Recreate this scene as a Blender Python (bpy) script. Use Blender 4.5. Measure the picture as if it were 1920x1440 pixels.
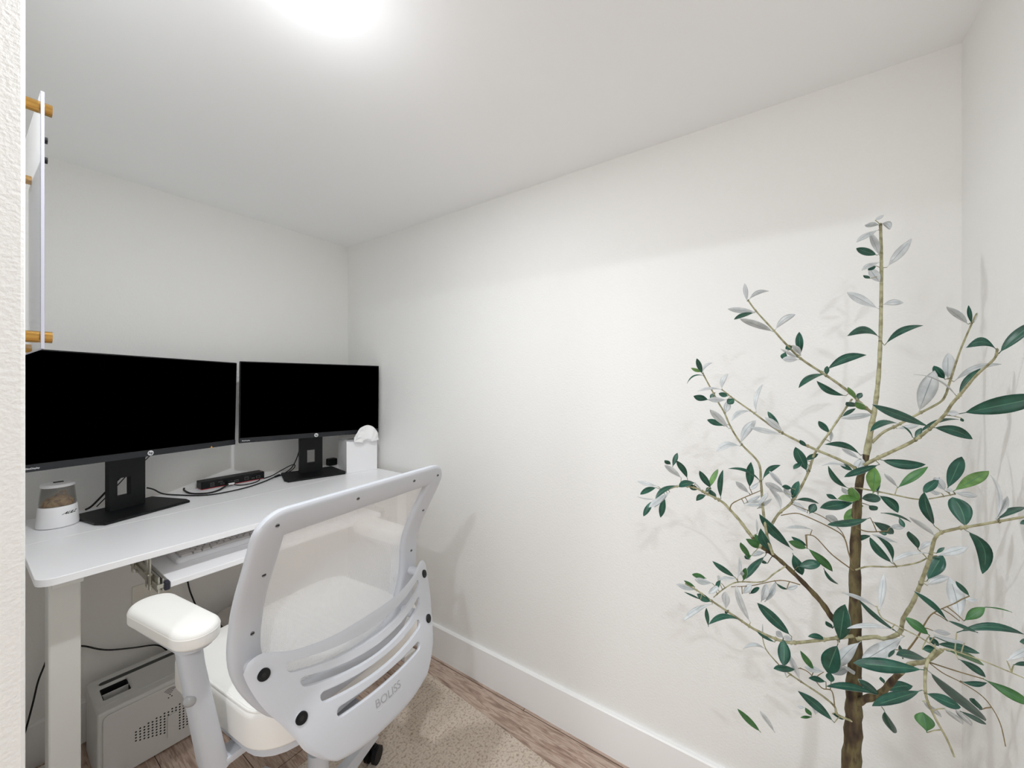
import bpy, bmesh, math, random
from mathutils import Vector, Matrix
PI = math.pi
random.seed(11)
for o in list(bpy.data.objects):
    bpy.data.objects.remove(o)
scn = bpy.context.scene
C = scn.collection

# ------------------------------------------------------------------ camera
H = 1.304
cd = bpy.data.cameras.new('camera')
cam = bpy.data.objects.new('camera', cd)
C.objects.link(cam)
cd.sensor_width = 36
cd.sensor_fit = 'HORIZONTAL'
cd.lens = 735 / 1920 * 36
cd.shift_y = -6.5 / 1920
cd.clip_start = .02
cam.location = (0, 0, H)
cam.rotation_euler = (PI / 2, 0, -math.radians(55.1))
scn.camera = cam

# ------------------------------------------------------------------ light
w = bpy.data.worlds.new('world')
scn.world = w
w.use_nodes = True
w.node_tree.nodes['Background'].inputs[0].default_value = (.9, .95, 1, 1)
w.node_tree.nodes['Background'].inputs[1].default_value = .3
scn.view_settings.view_transform = 'Standard'
scn.view_settings.look = 'None'
scn.view_settings.gamma = 1
scn.view_settings.use_curve_mapping = False
scn.view_settings.exposure = 0.36
scn.cycles.max_bounces = 20
scn.cycles.diffuse_bounces = 14
scn.cycles.transparent_max_bounces = 16


def area(name, loc, target, size, power, color=(1, 1, 1), size_y=None, shape=None):
    l = bpy.data.lights.new(name, 'AREA')
    l.energy = power
    l.color = color
    l.size = size
    if shape:
        l.shape = shape
    if size_y:
        l.shape = 'RECTANGLE'
        l.size_y = size_y
    o = bpy.data.objects.new(name, l)
    C.objects.link(o)
    o.location = loc
    d = Vector(target) - Vector(loc)
    o.rotation_euler = d.to_track_quat('-Z', 'Y').to_euler()
    return o


# flush ceiling lamp of the nook, and the lamps of the hall behind the camera
lp = bpy.data.lights.new('nook_glow_fill', 'POINT')  # unseen point added below the lamp for the glow on the ceiling
lp.energy = .75
lp.shadow_soft_size = .045
lp.color = (.93, .965, 1)
lo = bpy.data.objects.new('nook_glow_fill', lp)
C.objects.link(lo)
lo.location = (.41, .745, 1.93)
area('nook_lamp_glow', (.41, .745, 2.06), (.41, .745, 0), .05, 6.8, (.93, .965, 1), shape='DISK')
area('hall_lamp_light', (-1.30, -.46, 2.40), (-1.30, -.46, 0), .09, 17, (.91, .955, 1), shape='DISK')
area('hall_lamp_light', (-1.3, 1.0, 2.40), (-1.3, 1.0, 0), .2, 12, (.91, .955, 1), shape='DISK')
# fill light added in the hall to brighten the nook, behind the camera
area('hall_fill_light', (-2.42, .1, 1.5), (0, .3, 1.2), 1.5, 6, (.90, .95, 1), size_y=1.4)


# ------------------------------------------------------------------ materials
def principled(name, col, rough=.5, metal=0, spec=.5, **kw):
    m = bpy.data.materials.new(name)
    m.use_nodes = True
    b = m.node_tree.nodes['Principled BSDF']
    b.inputs['Base Color'].default_value = (*col, 1)
    b.inputs['Roughness'].default_value = rough
    b.inputs['Metallic'].default_value = metal
    b.inputs['Specular IOR Level'].default_value = spec
    for k, v in kw.items():
        b.inputs[k].default_value = v
    return m


def srgb(r, g, b):
    f = lambda c: (c / 255 / 12.92) if c / 255 <= .04045 else ((c / 255 + .055) / 1.055) ** 2.4
    return (f(r), f(g), f(b))


def noise_bump(m, scale, strength, dist, detail=3, stretch=None, coord='Object'):
    nt = m.node_tree
    N = nt.nodes
    tc = N.new('ShaderNodeTexCoord')
    mp = N.new('ShaderNodeMapping')
    if stretch:
        mp.inputs['Scale'].default_value = stretch
    nz = N.new('ShaderNodeTexNoise')
    nz.inputs['Scale'].default_value = scale
    nz.inputs['Detail'].default_value = detail
    bp = N.new('ShaderNodeBump')
    bp.inputs['Strength'].default_value = strength
    bp.inputs['Distance'].default_value = dist
    nt.links.new(tc.outputs[coord], mp.inputs[0])
    nt.links.new(mp.outputs[0], nz.inputs['Vector'])
    nt.links.new(nz.outputs['Fac'], bp.inputs['Height'])
    nt.links.new(bp.outputs[0], N['Principled BSDF'].inputs['Normal'])
    return m, nz, mp


def color_ramp(m, nz, stops, out='Fac'):
    nt = m.node_tree
    r = nt.nodes.new('ShaderNodeValToRGB')
    els = r.color_ramp.elements
    while len(els) < len(stops):
        els.new(.5)
    for e, (p, c) in zip(els, stops):
        e.position = p
        e.color = (*c, 1)
    nt.links.new(nz.outputs[out], r.inputs[0])
    nt.links.new(r.outputs[0], nt.nodes['Principled BSDF'].inputs['Base Color'])
    return r


M = {}
M['wall'] = noise_bump(principled('wall_paint', srgb(238, 238, 236), .75, spec=.25), 170, .42, .002, 2.5)[0]
M['ceiling'] = noise_bump(principled('ceiling_paint', srgb(246, 247, 248), .8, spec=.2), 160, .15, .0006, 2)[0]
M['trim'] = principled('trim_paint', srgb(244, 245, 245), .35)
M['desk'] = noise_bump(principled('desk_laminate', srgb(248, 248, 250), .3), 60, .04, .0004, 3, (1, 14, 1))[0]
M['desk_metal'] = principled('desk_metal', srgb(228, 228, 224), .4)
M['chair'] = principled('chair_plastic', srgb(198, 201, 207), .42)
M['chair_white'] = noise_bump(principled('cushion_vinyl', srgb(240, 239, 235), .55), 300, .1, .0004)[0]
M['black'] = principled('black_plastic', srgb(13, 14, 16), .5, spec=.3)
M['black_soft'] = principled('black_cord', srgb(18, 18, 20), .5)
M['bezel'] = principled('bezel_plastic', srgb(36, 38, 42), .5, spec=.35)
M['screen'] = principled('screen_glass', (0, 0, 0), .6, spec=0)
M['red'] = principled('red_plastic', srgb(165, 30, 35), .5)
M['metal'] = principled('slide_steel', srgb(190, 188, 178), .35, 1)
M['gold'] = principled('gold_metal', srgb(205, 160, 88), .25, 1)
M['badge'] = principled('badge_silver', srgb(225, 226, 228), .3)
M['dark'] = principled('dark_recess', srgb(24, 25, 25), .8)
M['grey_box'] = principled('grey_plastic', srgb(218, 219, 218), .5)
M['grey_slot'] = principled('grey_slot', srgb(70, 74, 74), .6)
M['tissue'] = noise_bump(principled('tissue_paper', srgb(244, 244, 244), .9, spec=.1), 90, .3, .001)[0]
M['gloss_white'] = principled('glossy_white', srgb(240, 240, 242), .3)
M['keys'] = principled('key_caps', srgb(214, 210, 206), .55)
M['print'] = principled('grey_print', srgb(160, 161, 164), .5)
M['plate'] = principled('outlet_plastic', srgb(240, 238, 230), .5)
M['brown'] = principled('brown_bin', srgb(96, 78, 66), .6)
M['lidgrey'] = principled('bin_lid', srgb(205, 202, 196), .45)
M['pot'] = noise_bump(principled('pot_ceramic', srgb(225, 223, 218), .5), 30, .2, .002)[0]
M['soil'] = noise_bump(principled('moss', srgb(92, 88, 60), .95), 80, .8, .01)[0]
M['lamp'] = principled('lamp_diffuser', (1, 1, 1), .5)
M['lamp'].node_tree.nodes['Principled BSDF'].inputs['Emission Color'].default_value = (1, .98, .95, 1)
M['lamp'].node_tree.nodes['Principled BSDF'].inputs['Emission Strength'].default_value = 3

# acrylic sheet, lamp glass and smoked window
M['acrylic'] = principled('clear_acrylic', (.97, .97, .99), .02, spec=.5)
M['acrylic'].node_tree.nodes['Principled BSDF'].inputs['Transmission Weight'].default_value = 1
M['acrylic'].node_tree.nodes['Principled BSDF'].inputs['IOR'].default_value = 1.49
M['smoke'] = principled('smoked_plastic', srgb(120, 116, 108), .08)
M['smoke'].node_tree.nodes['Principled BSDF'].inputs['Alpha'].default_value = .32
M['acrylic_edge'] = principled('polished_acrylic_edge', srgb(205, 205, 220), .3)
m, nz, mp = noise_bump(principled('dried_flakes', srgb(190, 150, 100), .7), 130, .9, .004, 4)
color_ramp(m, nz, [(.32, srgb(120, 76, 44)), (.47, srgb(206, 150, 84)), (.6, srgb(240, 208, 150)), (.72, srgb(186, 124, 66))])
M['flakes'] = m

# vinyl planks: wood grain runs along the wall (world Y)
m, nz, mp = noise_bump(principled('vinyl_plank', srgb(180, 160, 144), .42), 9, .12, .001, 8, (9, 1, 1))
nz.inputs['Distortion'].default_value = 1.4
color_ramp(m, nz, [(.3, srgb(136, 114, 102)), (.46, srgb(174, 150, 134)), (.58, srgb(198, 178, 164)), (.75, srgb(152, 130, 116))])
M['plank'] = m
# low pile rug, mottled
m, nz, mp = noise_bump(principled('rug_pile', srgb(176, 160, 140), .95, spec=.05), 110, .7, .004, 7)
nz2 = m.node_tree.nodes.new('ShaderNodeTexNoise')
nz2.inputs['Scale'].default_value = 260
nz2.inputs['Detail'].default_value = 5
color_ramp(m, nz, [(.3, srgb(164, 146, 130)), (.47, srgb(200, 186, 172)), (.56, srgb(214, 202, 188)), (.7, srgb(188, 172, 156))])
M['rug'] = m
# bark and stems
m, nz, mp = noise_bump(principled('bark', srgb(96, 76, 52), .85), 60, .9, .004, 6, (1, 1, .35))
color_ramp(m, nz, [(.3, srgb(44, 32, 24)), (.45, srgb(74, 60, 40)), (.58, srgb(104, 94, 62)), (.72, srgb(60, 42, 30))])
M['bark'] = m
m, nz, mp = noise_bump(principled('pale_stem', srgb(180, 175, 148), .7), 90, .5, .001, 4)
color_ramp(m, nz, [(.35, srgb(128, 124, 92)), (.6, srgb(170, 167, 134))])
M['stem'] = m
M['twig'] = principled('brown_twig', srgb(122, 106, 74), .7)


def leaf_mat(name, a, b, rough):
    m, nz, mp = noise_bump(principled(name, a, rough), 55, .25, .0008, 4)
    color_ramp(m, nz, [(.3, a), (.7, b)])
    return m


M['leaf_g'] = leaf_mat('leaf_dark_green', srgb(22, 62, 50), srgb(40, 92, 76), .38)
M['leaf_m'] = leaf_mat('leaf_mid_green', srgb(44, 92, 46), srgb(72, 122, 64), .45)
M['leaf_l'] = leaf_mat('leaf_light_green', srgb(72, 118, 52), srgb(118, 158, 88), .5)
M['rib_g'] = principled('leaf_rib', srgb(74, 118, 92), .5)
M['rib_s'] = principled('leaf_rib_underside', srgb(140, 148, 150), .6)
M['leaf_s'] = leaf_mat('leaf_underside', srgb(176, 182, 184), srgb(205, 209, 210), .6)

# woven chair mesh: threads and real see-through holes, in the fabric's own coordinates
m = principled('woven_mesh', srgb(247, 248, 249), .7, spec=.2)
nt = m.node_tree
N = nt.nodes
tc = N.new('ShaderNodeTexCoord')
sp = N.new('ShaderNodeSeparateXYZ')
nt.links.new(tc.outputs['UV'], sp.inputs[0])


def math_node(op, a, b=None):
    n = N.new('ShaderNodeMath')
    n.operation = op
    for i, v in enumerate((a, b)):
        if v is None:
            continue
        if isinstance(v, (int, float)):
            n.inputs[i].default_value = v
        else:
            nt.links.new(v, n.inputs[i])
    return n.outputs[0]


PITCH = .0026
k = 2 * PI / PITCH
su = math_node('SINE', math_node('MULTIPLY', sp.outputs[0], k))
sv = math_node('SINE', math_node('MULTIPLY', sp.outputs[1], k))
hole = math_node('GREATER_THAN', math_node('ADD', su, sv), 1.05)
tr = N.new('ShaderNodeBsdfTransparent')
mx = N.new('ShaderNodeMixShader')
nt.links.new(hole, mx.inputs[0])
nt.links.new(N['Principled BSDF'].outputs[0], mx.inputs[1])
nt.links.new(tr.outputs[0], mx.inputs[2])
nt.links.new(mx.outputs[0], N['Material Output'].inputs[0])
M['mesh'] = m


# ------------------------------------------------------------------ helpers
def link(name, me, mat, parent=None, smooth=False):
    o = bpy.data.objects.new(name, me)
    C.objects.link(o)
    if mat is not None:
        mats = mat if isinstance(mat, (list, tuple)) else [mat]
        for q in mats:
            me.materials.append(M[q] if isinstance(q, str) else q)
    if parent is not None:
        o.parent = parent
    if smooth:
        for p in me.polygons:
            p.use_smooth = True
    return o


def obj(name, bm, mat, parent=None, smooth=False):
    bmesh.ops.recalc_face_normals(bm, faces=bm.faces)
    me = bpy.data.meshes.new(name)
    bm.to_mesh(me)
    bm.free()
    o = link(name, me, mat, parent, smooth)
    if smooth:
        me.set_sharp_from_angle(angle=math.radians(40))
    return o


def thing(name, label, cat, loc=(0, 0, 0), rz=0, group=None):
    o = bpy.data.objects.new(name, None)
    C.objects.link(o)
    o.empty_display_size = .05
    o.location = loc
    o.rotation_euler = (0, 0, rz)
    return tag(o, label, cat, group)


def tag(o, label, cat, group=None):
    o['label'] = label
    o['category'] = cat
    if group:
        o['group'] = group
    return o


def struct(name, bm, mat, smooth=False):
    o = obj(name, bm, mat, None, smooth)
    o['kind'] = 'structure'
    return o


def box(bm, x0, x1, y0, y1, z0, z1, bev=0, seg=2, mi=0):
    r = bmesh.ops.create_cube(bm, size=1)
    v = r['verts']
    for q in v:
        q.co = Vector(((x0 + x1) / 2 + q.co.x * (x1 - x0), (y0 + y1) / 2 + q.co.y * (y1 - y0), (z0 + z1) / 2 + q.co.z * (z1 - z0)))
    fs = set(f for q in v for f in q.link_faces)
    for f in fs:
        f.material_index = mi
    if bev:
        es = set(e for q in v for e in q.link_edges)
        r = bmesh.ops.bevel(bm, geom=list(es), offset=bev, segments=seg, profile=.5, affect='EDGES')
        for f in r['faces']:
            f.material_index = mi
    return bm


def nb():
    return bmesh.new()


def bx(*a, **k):
    return box(nb(), *a, **k)


def cyl(bm, p0, p1, r0, r1=None, n=20, cap=True, mi=0):
    p0, p1 = Vector(p0), Vector(p1)
    r1 = r0 if r1 is None else r1
    ax = (p1 - p0).normalized()
    s = ax.orthogonal().normalized()
    t = ax.cross(s)
    A = [bm.verts.new(p0 + (s * math.cos(a) + t * math.sin(a)) * r0) for a in [2 * PI * i / n for i in range(n)]]
    B = [bm.verts.new(p1 + (s * math.cos(a) + t * math.sin(a)) * r1) for a in [2 * PI * i / n for i in range(n)]]
    for i in range(n):
        f = bm.faces.new((A[i], A[(i + 1) % n], B[(i + 1) % n], B[i]))
        f.material_index = mi
    if cap:
        bm.faces.new(A[::-1]).material_index = mi
        bm.faces.new(B).material_index = mi
    return bm


def lathe(bm, prof, n=36, c=(0, 0), cap=True):
    rings = []
    for r, z in prof:
        rings.append([bm.verts.new((c[0] + r * math.cos(2 * PI * i / n), c[1] + r * math.sin(2 * PI * i / n), z)) for i in range(n)])
    for a, b in zip(rings, rings[1:]):
        for i in range(n):
            bm.faces.new((a[i], a[(i + 1) % n], b[(i + 1) % n], b[i]))
    if cap:
        bm.faces.new(rings[0][::-1])
        bm.faces.new(rings[-1])
    return bm


def catmull(P, sub=6):
    P = [Vector(p) for p in P]
    out = []
    for i in range(len(P) - 1):
        p0 = P[max(i - 1, 0)]
        p1, p2 = P[i], P[i + 1]
        p3 = P[min(i + 2, len(P) - 1)]
        for j in range(sub):
            t = j / sub
            out.append(.5 * ((2 * p1) + (-p0 + p2) * t + (2 * p0 - 5 * p1 + 4 * p2 - p3) * t * t + (-p0 + 3 * p1 - 3 * p2 + p3) * t ** 3))
    out.append(P[-1])
    return out


def tube(bm, P, R, n=8, closed=False):
    """P points (Vector), R radius or list"""
    m_ = len(P)
    if not isinstance(R, (list, tuple)):
        R = [R] * m_
    prev = None
    rings = []
    for i in range(m_):
        a = P[max(i - 1, 0)]
        b = P[min(i + 1, m_ - 1)]
        t = (b - a).normalized()
        if prev is None:
            s = t.orthogonal().normalized()
        else:
            s = (prev - t * prev.dot(t)).normalized()
        prev = s
        q = t.cross(s)
        rings.append([bm.verts.new(P[i] + (s * math.cos(2 * PI * j / n) + q * math.sin(2 * PI * j / n)) * R[i]) for j in range(n)])
    for a, b in zip(rings, rings[1:]):
        for j in range(n):
            bm.faces.new((a[j], a[(j + 1) % n], b[(j + 1) % n], b[j]))
    bm.faces.new(rings[0][::-1])
    bm.faces.new(rings[-1])
    return bm


def cord(name, pts, r, parent=None, mat='black_soft', sub=6):
    return obj(name, tube(nb(), catmull(pts, sub), r, 8), mat, parent, True)


def prism(bm, pts, z0, z1, mi=0):
    A = [bm.verts.new((x, y, z0)) for x, y in pts]
    B = [bm.verts.new((x, y, z1)) for x, y in pts]
    n = len(pts)
    for i in range(n):
        bm.faces.new((A[i], A[(i + 1) % n], B[(i + 1) % n], B[i])).material_index = mi
    bm.faces.new(A[::-1]).material_index = mi
    bm.faces.new(B).material_index = mi
    return bm


def rrect(x0, x1, y0, y1, r, n=6):
    out = []
    for cx_, cy_, a0 in ((x1 - r, y1 - r, 0), (x0 + r, y1 - r, PI / 2), (x0 + r, y0 + r, PI), (x1 - r, y0 + r, 3 * PI / 2)):
        for i in range(n + 1):
            a = a0 + PI / 2 * i / n
            out.append((cx_ + r * math.cos(a), cy_ + r * math.sin(a)))
    return out


def bevel_mod(o, wd, seg=2, ang=35):
    b = o.modifiers.new('bevel', 'BEVEL')
    b.width = wd
    b.segments = seg
    b.limit_method = 'ANGLE'
    b.angle_limit = math.radians(ang)
    return o


def bake(o):
    dg = bpy.context.evaluated_depsgraph_get()
    me = bpy.data.meshes.new_from_object(o.evaluated_get(dg))
    old = o.data
    o.modifiers.clear()
    o.data = me
    return o


def text_mesh(txt, size, extrude=.0004, bold=0):
    cu = bpy.data.curves.new('lettering', 'FONT')
    cu.body = txt
    cu.size = size
    cu.extrude = extrude
    cu.offset = bold
    cu.align_x = 'CENTER'
    cu.align_y = 'CENTER'
    t = bpy.data.objects.new('lettering_source', cu)
    C.objects.link(t)
    dg = bpy.context.evaluated_depsgraph_get()
    me = bpy.data.meshes.new_from_object(t.evaluated_get(dg))
    bpy.data.objects.remove(t)
    bpy.data.curves.remove(cu)
    return me


# ------------------------------------------------------------------ room
XR, YB, ZC, YF = 1.325, 2.088, 2.077, -.331     # right wall, back wall, ceiling, front wall
WX = .0555                                        # face of the short left wall
WY = .80                                          # its near end
struct('floor', bx(-2.5, XR + .12, -2.2, YB + .12, -.05, 0), 'plank')
# plank joints
jt = nb()
for x in [XR - .029] + [XR - .029 - .178 * i for i in range(1, 8)]:
    box(jt, x - .0011, x + .0011, YF, YB, -.001, .0004)
rj = random.Random(4)
for i in range(8):
    x1 = XR - .029 - .178 * (i - 1) if i else XR
    x0 = XR - .029 - .178 * i
    y = [.85, .15, .95, .4, 1.4, .7, 1.2, .3][i]
    box(jt, x0, min(x1, XR - .017), y - .0011, y + .0011, -.001, .0004)
jo = struct('floor_joint', jt, principled('plank_joint', srgb(84, 66, 52), .8))
struct('wall_right', bx(XR, XR + .12, YF - .12, YB + .12, 0, 2.5), 'wall')
struct('wall_back', bx(-.07, XR, YB, YB + .12, 0, 2.5), 'wall')
o = struct('wall_left', bx(-.07, WX, WY, YB, 0, 2.5), 'wall')
bevel_mod(o, .004, 2)
struct('wall_front', bx(.03, XR, YF - .12, YF, 0, 2.5), 'wall')
struct('ceiling', bx(-.07, XR, YF, YB, ZC, ZC + .05), 'ceiling')
struct('wall_header', bx(-.07, WX, YF - .12, WY, ZC + .05, 2.5), 'wall')
struct('ceiling', bx(-2.5, -.07, -2.2, YB + .12, 2.44, 2.5), 'ceiling')
struct('wall_hall_far', bx(-2.62, -2.5, -2.2, YB + .12, 0, 2.5), 'wall')
struct('wall_hall_back', bx(-2.5, -.07, YB, YB + .12, 0, 2.5), 'wall')
struct('wall_hall_front', bx(-2.5, .03, -2.32, -2.2, 0, 2.5), 'wall')
struct('wall_hall_right', bx(.03, .15, -2.2, YF - .12, 0, 2.5), 'wall')


def baseboard(name, a, b, inward):
    """a,b end points on the wall; inward unit normal"""
    a, b = Vector((*a, 0)), Vector((*b, 0))
    nrm = Vector((*inward, 0))
    bm = nb()
    prof = [(0, 0), (.016, 0), (.016, .143), (.012, .147), (0, .147)]
    A = [bm.verts.new(a + nrm * p + Vector((0, 0, q))) for p, q in prof]
    B = [bm.verts.new(b + nrm * p + Vector((0, 0, q))) for p, q in prof]
    n = len(prof)
    for i in range(n):
        bm.faces.new((A[i], A[(i + 1) % n], B[(i + 1) % n], B[i]))
    bm.faces.new(A[::-1])
    bm.faces.new(B)
    return struct(name, bm, 'trim')


baseboard('baseboard_right', (XR, YF), (XR, YB), (-1, 0))
baseboard('baseboard_back', (WX, YB), (XR - .016, YB), (0, -1))
baseboard('baseboard_front', (.03, YF), (XR - .016, YF), (0, 1))
baseboard('baseboard_left', (WX, WY + .01), (WX, YB - .016), (1, 0))

# ceiling lamp, flush
t = thing('ceiling_lamp', 'small round white flush lamp glowing on the ceiling above the office chair', 'lamp', (.41, .745, ZC))
obj('rim', lathe(nb(), [(.050, -.001), (.052, -.010), (.045, -.013), (.041, -.010)], c=(0, 0), cap=False), 'trim', t, True)
obj('diffuser', lathe(nb(), [(.044, -.001), (.043, -.008), (.03, -.011), (.001, -.012)]), 'lamp', t, True)

# rug
rg = nb()
prism(rg, [(.14, .2), (1.124, .2), (1.217, 1.34), (.14, 1.34)], .0005, .009)
o = tag(obj('rug', rg, 'rug'), 'beige mottled low-pile rug lying on wood-look planks under the office chair', 'rug')
bevel_mod(o, .003, 2)

# ------------------------------------------------------------------ desk
DT = .842                       # top of the desk
D = thing('desk', 'white laminate desk with rounded corner and white square legs along the back wall', 'desk', (.70, 1.74, 0))
Dx, Dy = .70, 1.74


def rel(o, dx, dy, dz=0):
    """mesh was built in world coordinates: shift it into its parent's frame"""
    o.data.transform(Matrix.Translation((-dx, -dy, -dz)))
    return o


def corner_poly(x0, x1, y0, y1, r):
    out = []
    for (cx_, cy_, a0) in ((x0 + r, y0 + r, PI), (x1 - r, y0 + r, 1.5 * PI)):
        for i in range(9):
            a = a0 + PI / 2 * i / 8
            out.append((cx_ + r * math.cos(a), cy_ + r * math.sin(a)))
    return out + [(x1, y1), (x0, y1)]


top = nb()
prism(top, corner_poly(.112, 1.290, 1.402, 1.748, .035), DT - .018, DT)
prism(top, [(.112, 1.7488), (1.290, 1.7488), (1.290, 2.066), (.112, 2.066)], DT - .018, DT)
o = rel(obj('desktop', top, 'desk', D, True), Dx, Dy)
bevel_mod(o, .0012, 2)
for s, x0 in ((0, .139), (1, 1.205)):
    lg = nb()
    box(lg, x0, x0 + .056, 1.500, 1.560, .03, DT - .045, .004)
    o = rel(obj('leg', lg, 'desk_metal', D), Dx, Dy)
    ft = nb()
    box(ft, x0 - .004, x0 + .060, 1.44, 2.02, .0, .03, .005)
    rel(obj('foot', ft, 'desk_metal', D), Dx, Dy)
    br = nb()
    box(br, x0 + .002, x0 + .054, 1.45, 2.0, DT - .044, DT - .0185, .002)
    rel(obj('bracket', br, 'desk_metal', D), Dx, Dy)
cb = nb()
box(cb, .195, 1.205, 1.70, 1.74, DT - .055, DT - .0185, .002)
box(cb, .195, 1.205, 1.93, 1.97, DT - .055, DT - .0185, .002)
rel(obj('crossbar', cb, 'desk_metal', D), Dx, Dy)

# keyboard tray, its slides and hangers (it slides out of the desk: part of the desk)
TZ = .757
tr_ = nb()
box(tr_, .343, 1.02, 1.372, 1.68, TZ - .016, TZ, .0015)
rel(obj('keyboard_tray', tr_, 'desk', D), Dx, Dy)
for x0 in (.316, 1.022):
    sl = nb()
    s = 1 if x0 < .5 else -1
    xa = x0 if s > 0 else x0 + .006
    box(sl, xa, xa + .021, 1.376, 1.70, TZ - .012, TZ - .001, .001)
    box(sl, xa + .004, xa + .008, 1.385, 1.70, TZ - .026, TZ + .016)
    box(sl, xa + .012, xa + .0155, 1.38, 1.72, TZ - .022, TZ + .012)
    for z in (TZ - .019, TZ + .009):
        cyl(sl, (xa - .001, 1.44, z), (xa + .008, 1.44, z), .004, n=12)
        cyl(sl, (xa - .001, 1.58, z), (xa + .008, 1.58, z), .004, n=12)
    rel(obj('slide', sl, 'metal', D), Dx, Dy)
    for y in (1.425, 1.452, 1.60):
        h = nb()
        box(h, xa - .004, xa - .001, y, y + .016, TZ - .028, DT - .0185)
        box(h, xa - .012, xa - .001, y, y + .016, DT - .0205, DT - .0186)
        cyl(h, (xa - .0065, y + .008, TZ + .012), (xa - .003, y + .008, TZ + .012), .0045, n=12)
        rel(obj('hanger', h, 'metal', D), Dx, Dy)
    cp = nb()
    box(cp, xa + (.0145 if s > 0 else -.002), xa + (.0268 if s > 0 else .010), 1.369, 1.39, TZ - .020, TZ + .003, .003)
    rel(obj('end_cap', cp, principled('navy_cap', srgb(38, 38, 52), .45) if s > 0 else M['black'], D), Dx, Dy)

# ------------------------------------------------------------------ keyboard
K = thing('keyboard', 'white low keyboard on the pull-out tray under the white desk', 'keyboard', (.384, 1.480, TZ))
kb = nb()
prof = rrect(0, .445, 0, .150, .012)
A = []
for (ins, z0, z1) in ((0, .0, .008), (.003, .008, .0165)):
    pass
n = len(prof)


def loopz(bm, pts, z, sl=0.0):
    return [bm.verts.new((x, y, z + y * sl)) for x, y in pts]


def inset_pts(x0, x1, y0, y1, r, i):
    return rrect(x0 + i, x1 - i, y0 + i, y1 - i, max(r - i, .001))


rings = [loopz(kb, inset_pts(0, .445, 0, .150, .012, i), z, s) for i, z, s in ((.003, 0, 0), (0, .003, 0), (0, .010, .02), (.003, .013, .03), (.010, .0145, .03), (.012, .0115, .03))]
for a, b in zip(rings, rings[1:]):
    for i in range(n):
        kb.faces.new((a[i], a[(i + 1) % n], b[(i + 1) % n], b[i]))
kb.faces.new(rings[0][::-1])
kb.faces.new(rings[-1])
obj('keyboard_body', kb, 'gloss_white', K, True)


def key_mesh(wd, dp):
    bm = nb()
    a = [bm.verts.new(p) for p in ((0, 0, 0), (wd, 0, 0), (wd, dp, 0), (0, dp, 0))]
    i = .0018
    b = [bm.verts.new(p) for p in ((i, i * .7, .0062), (wd - i, i * .7, .0062), (wd - i, dp - i * 1.6, .0066), (i, dp - i * 1.6, .0066))]
    for j in range(4):
        bm.faces.new((a[j], a[(j + 1) % 4], b[(j + 1) % 4], b[j]))
    bm.faces.new(b)
    bm.faces.new(a[::-1])
    bmesh.ops.bevel(bm, geom=[e for e in bm.edges], offset=.0007, segments=2, affect='EDGES')
    bmesh.ops.recalc_face_normals(bm, faces=bm.faces)
    me = bpy.data.meshes.new('key')
    bm.to_mesh(me)
    bm.free()
    me.materials.append(M['keys'])
    return me


kcache = {}
rows = [
    (.0145, [.030, .0235, .0235, .112, .0235, .0235, .0235, .030], .018),
    (.0345, [.0425] + [.019] * 10 + [.052], .018),
    (.0545, [.034] + [.019] * 11 + [.041], .018),
    (.0745, [.0285] + [.019] * 12 + [.0275], .018),
    (.0945, [.019] * 13 + [.037], .018),
    (.1185, [.019] * 15, .014),
]
for y0, ws, dp in rows:
    x = .0145
    for wd in ws:
        kk = (wd, dp)
        if kk not in kcache:
            kcache[kk] = key_mesh(wd - .0012, dp)
        ko = bpy.data.objects.new('key', kcache[kk])
        C.objects.link(ko)
        ko.parent = K
        ko.location = (x, y0, .0118 + y0 * .03)
        x += wd
for rr_, y0 in enumerate((.0145, .0545, .0745, .0945)):
    for c_ in range(3):
        kk = (.019, .018)
        ko = bpy.data.objects.new('key', kcache[kk])
        C.objects.link(ko)
        ko.parent = K
        ko.location = (.372 + c_ * .0195, y0, .0118 + y0 * .03)


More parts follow.
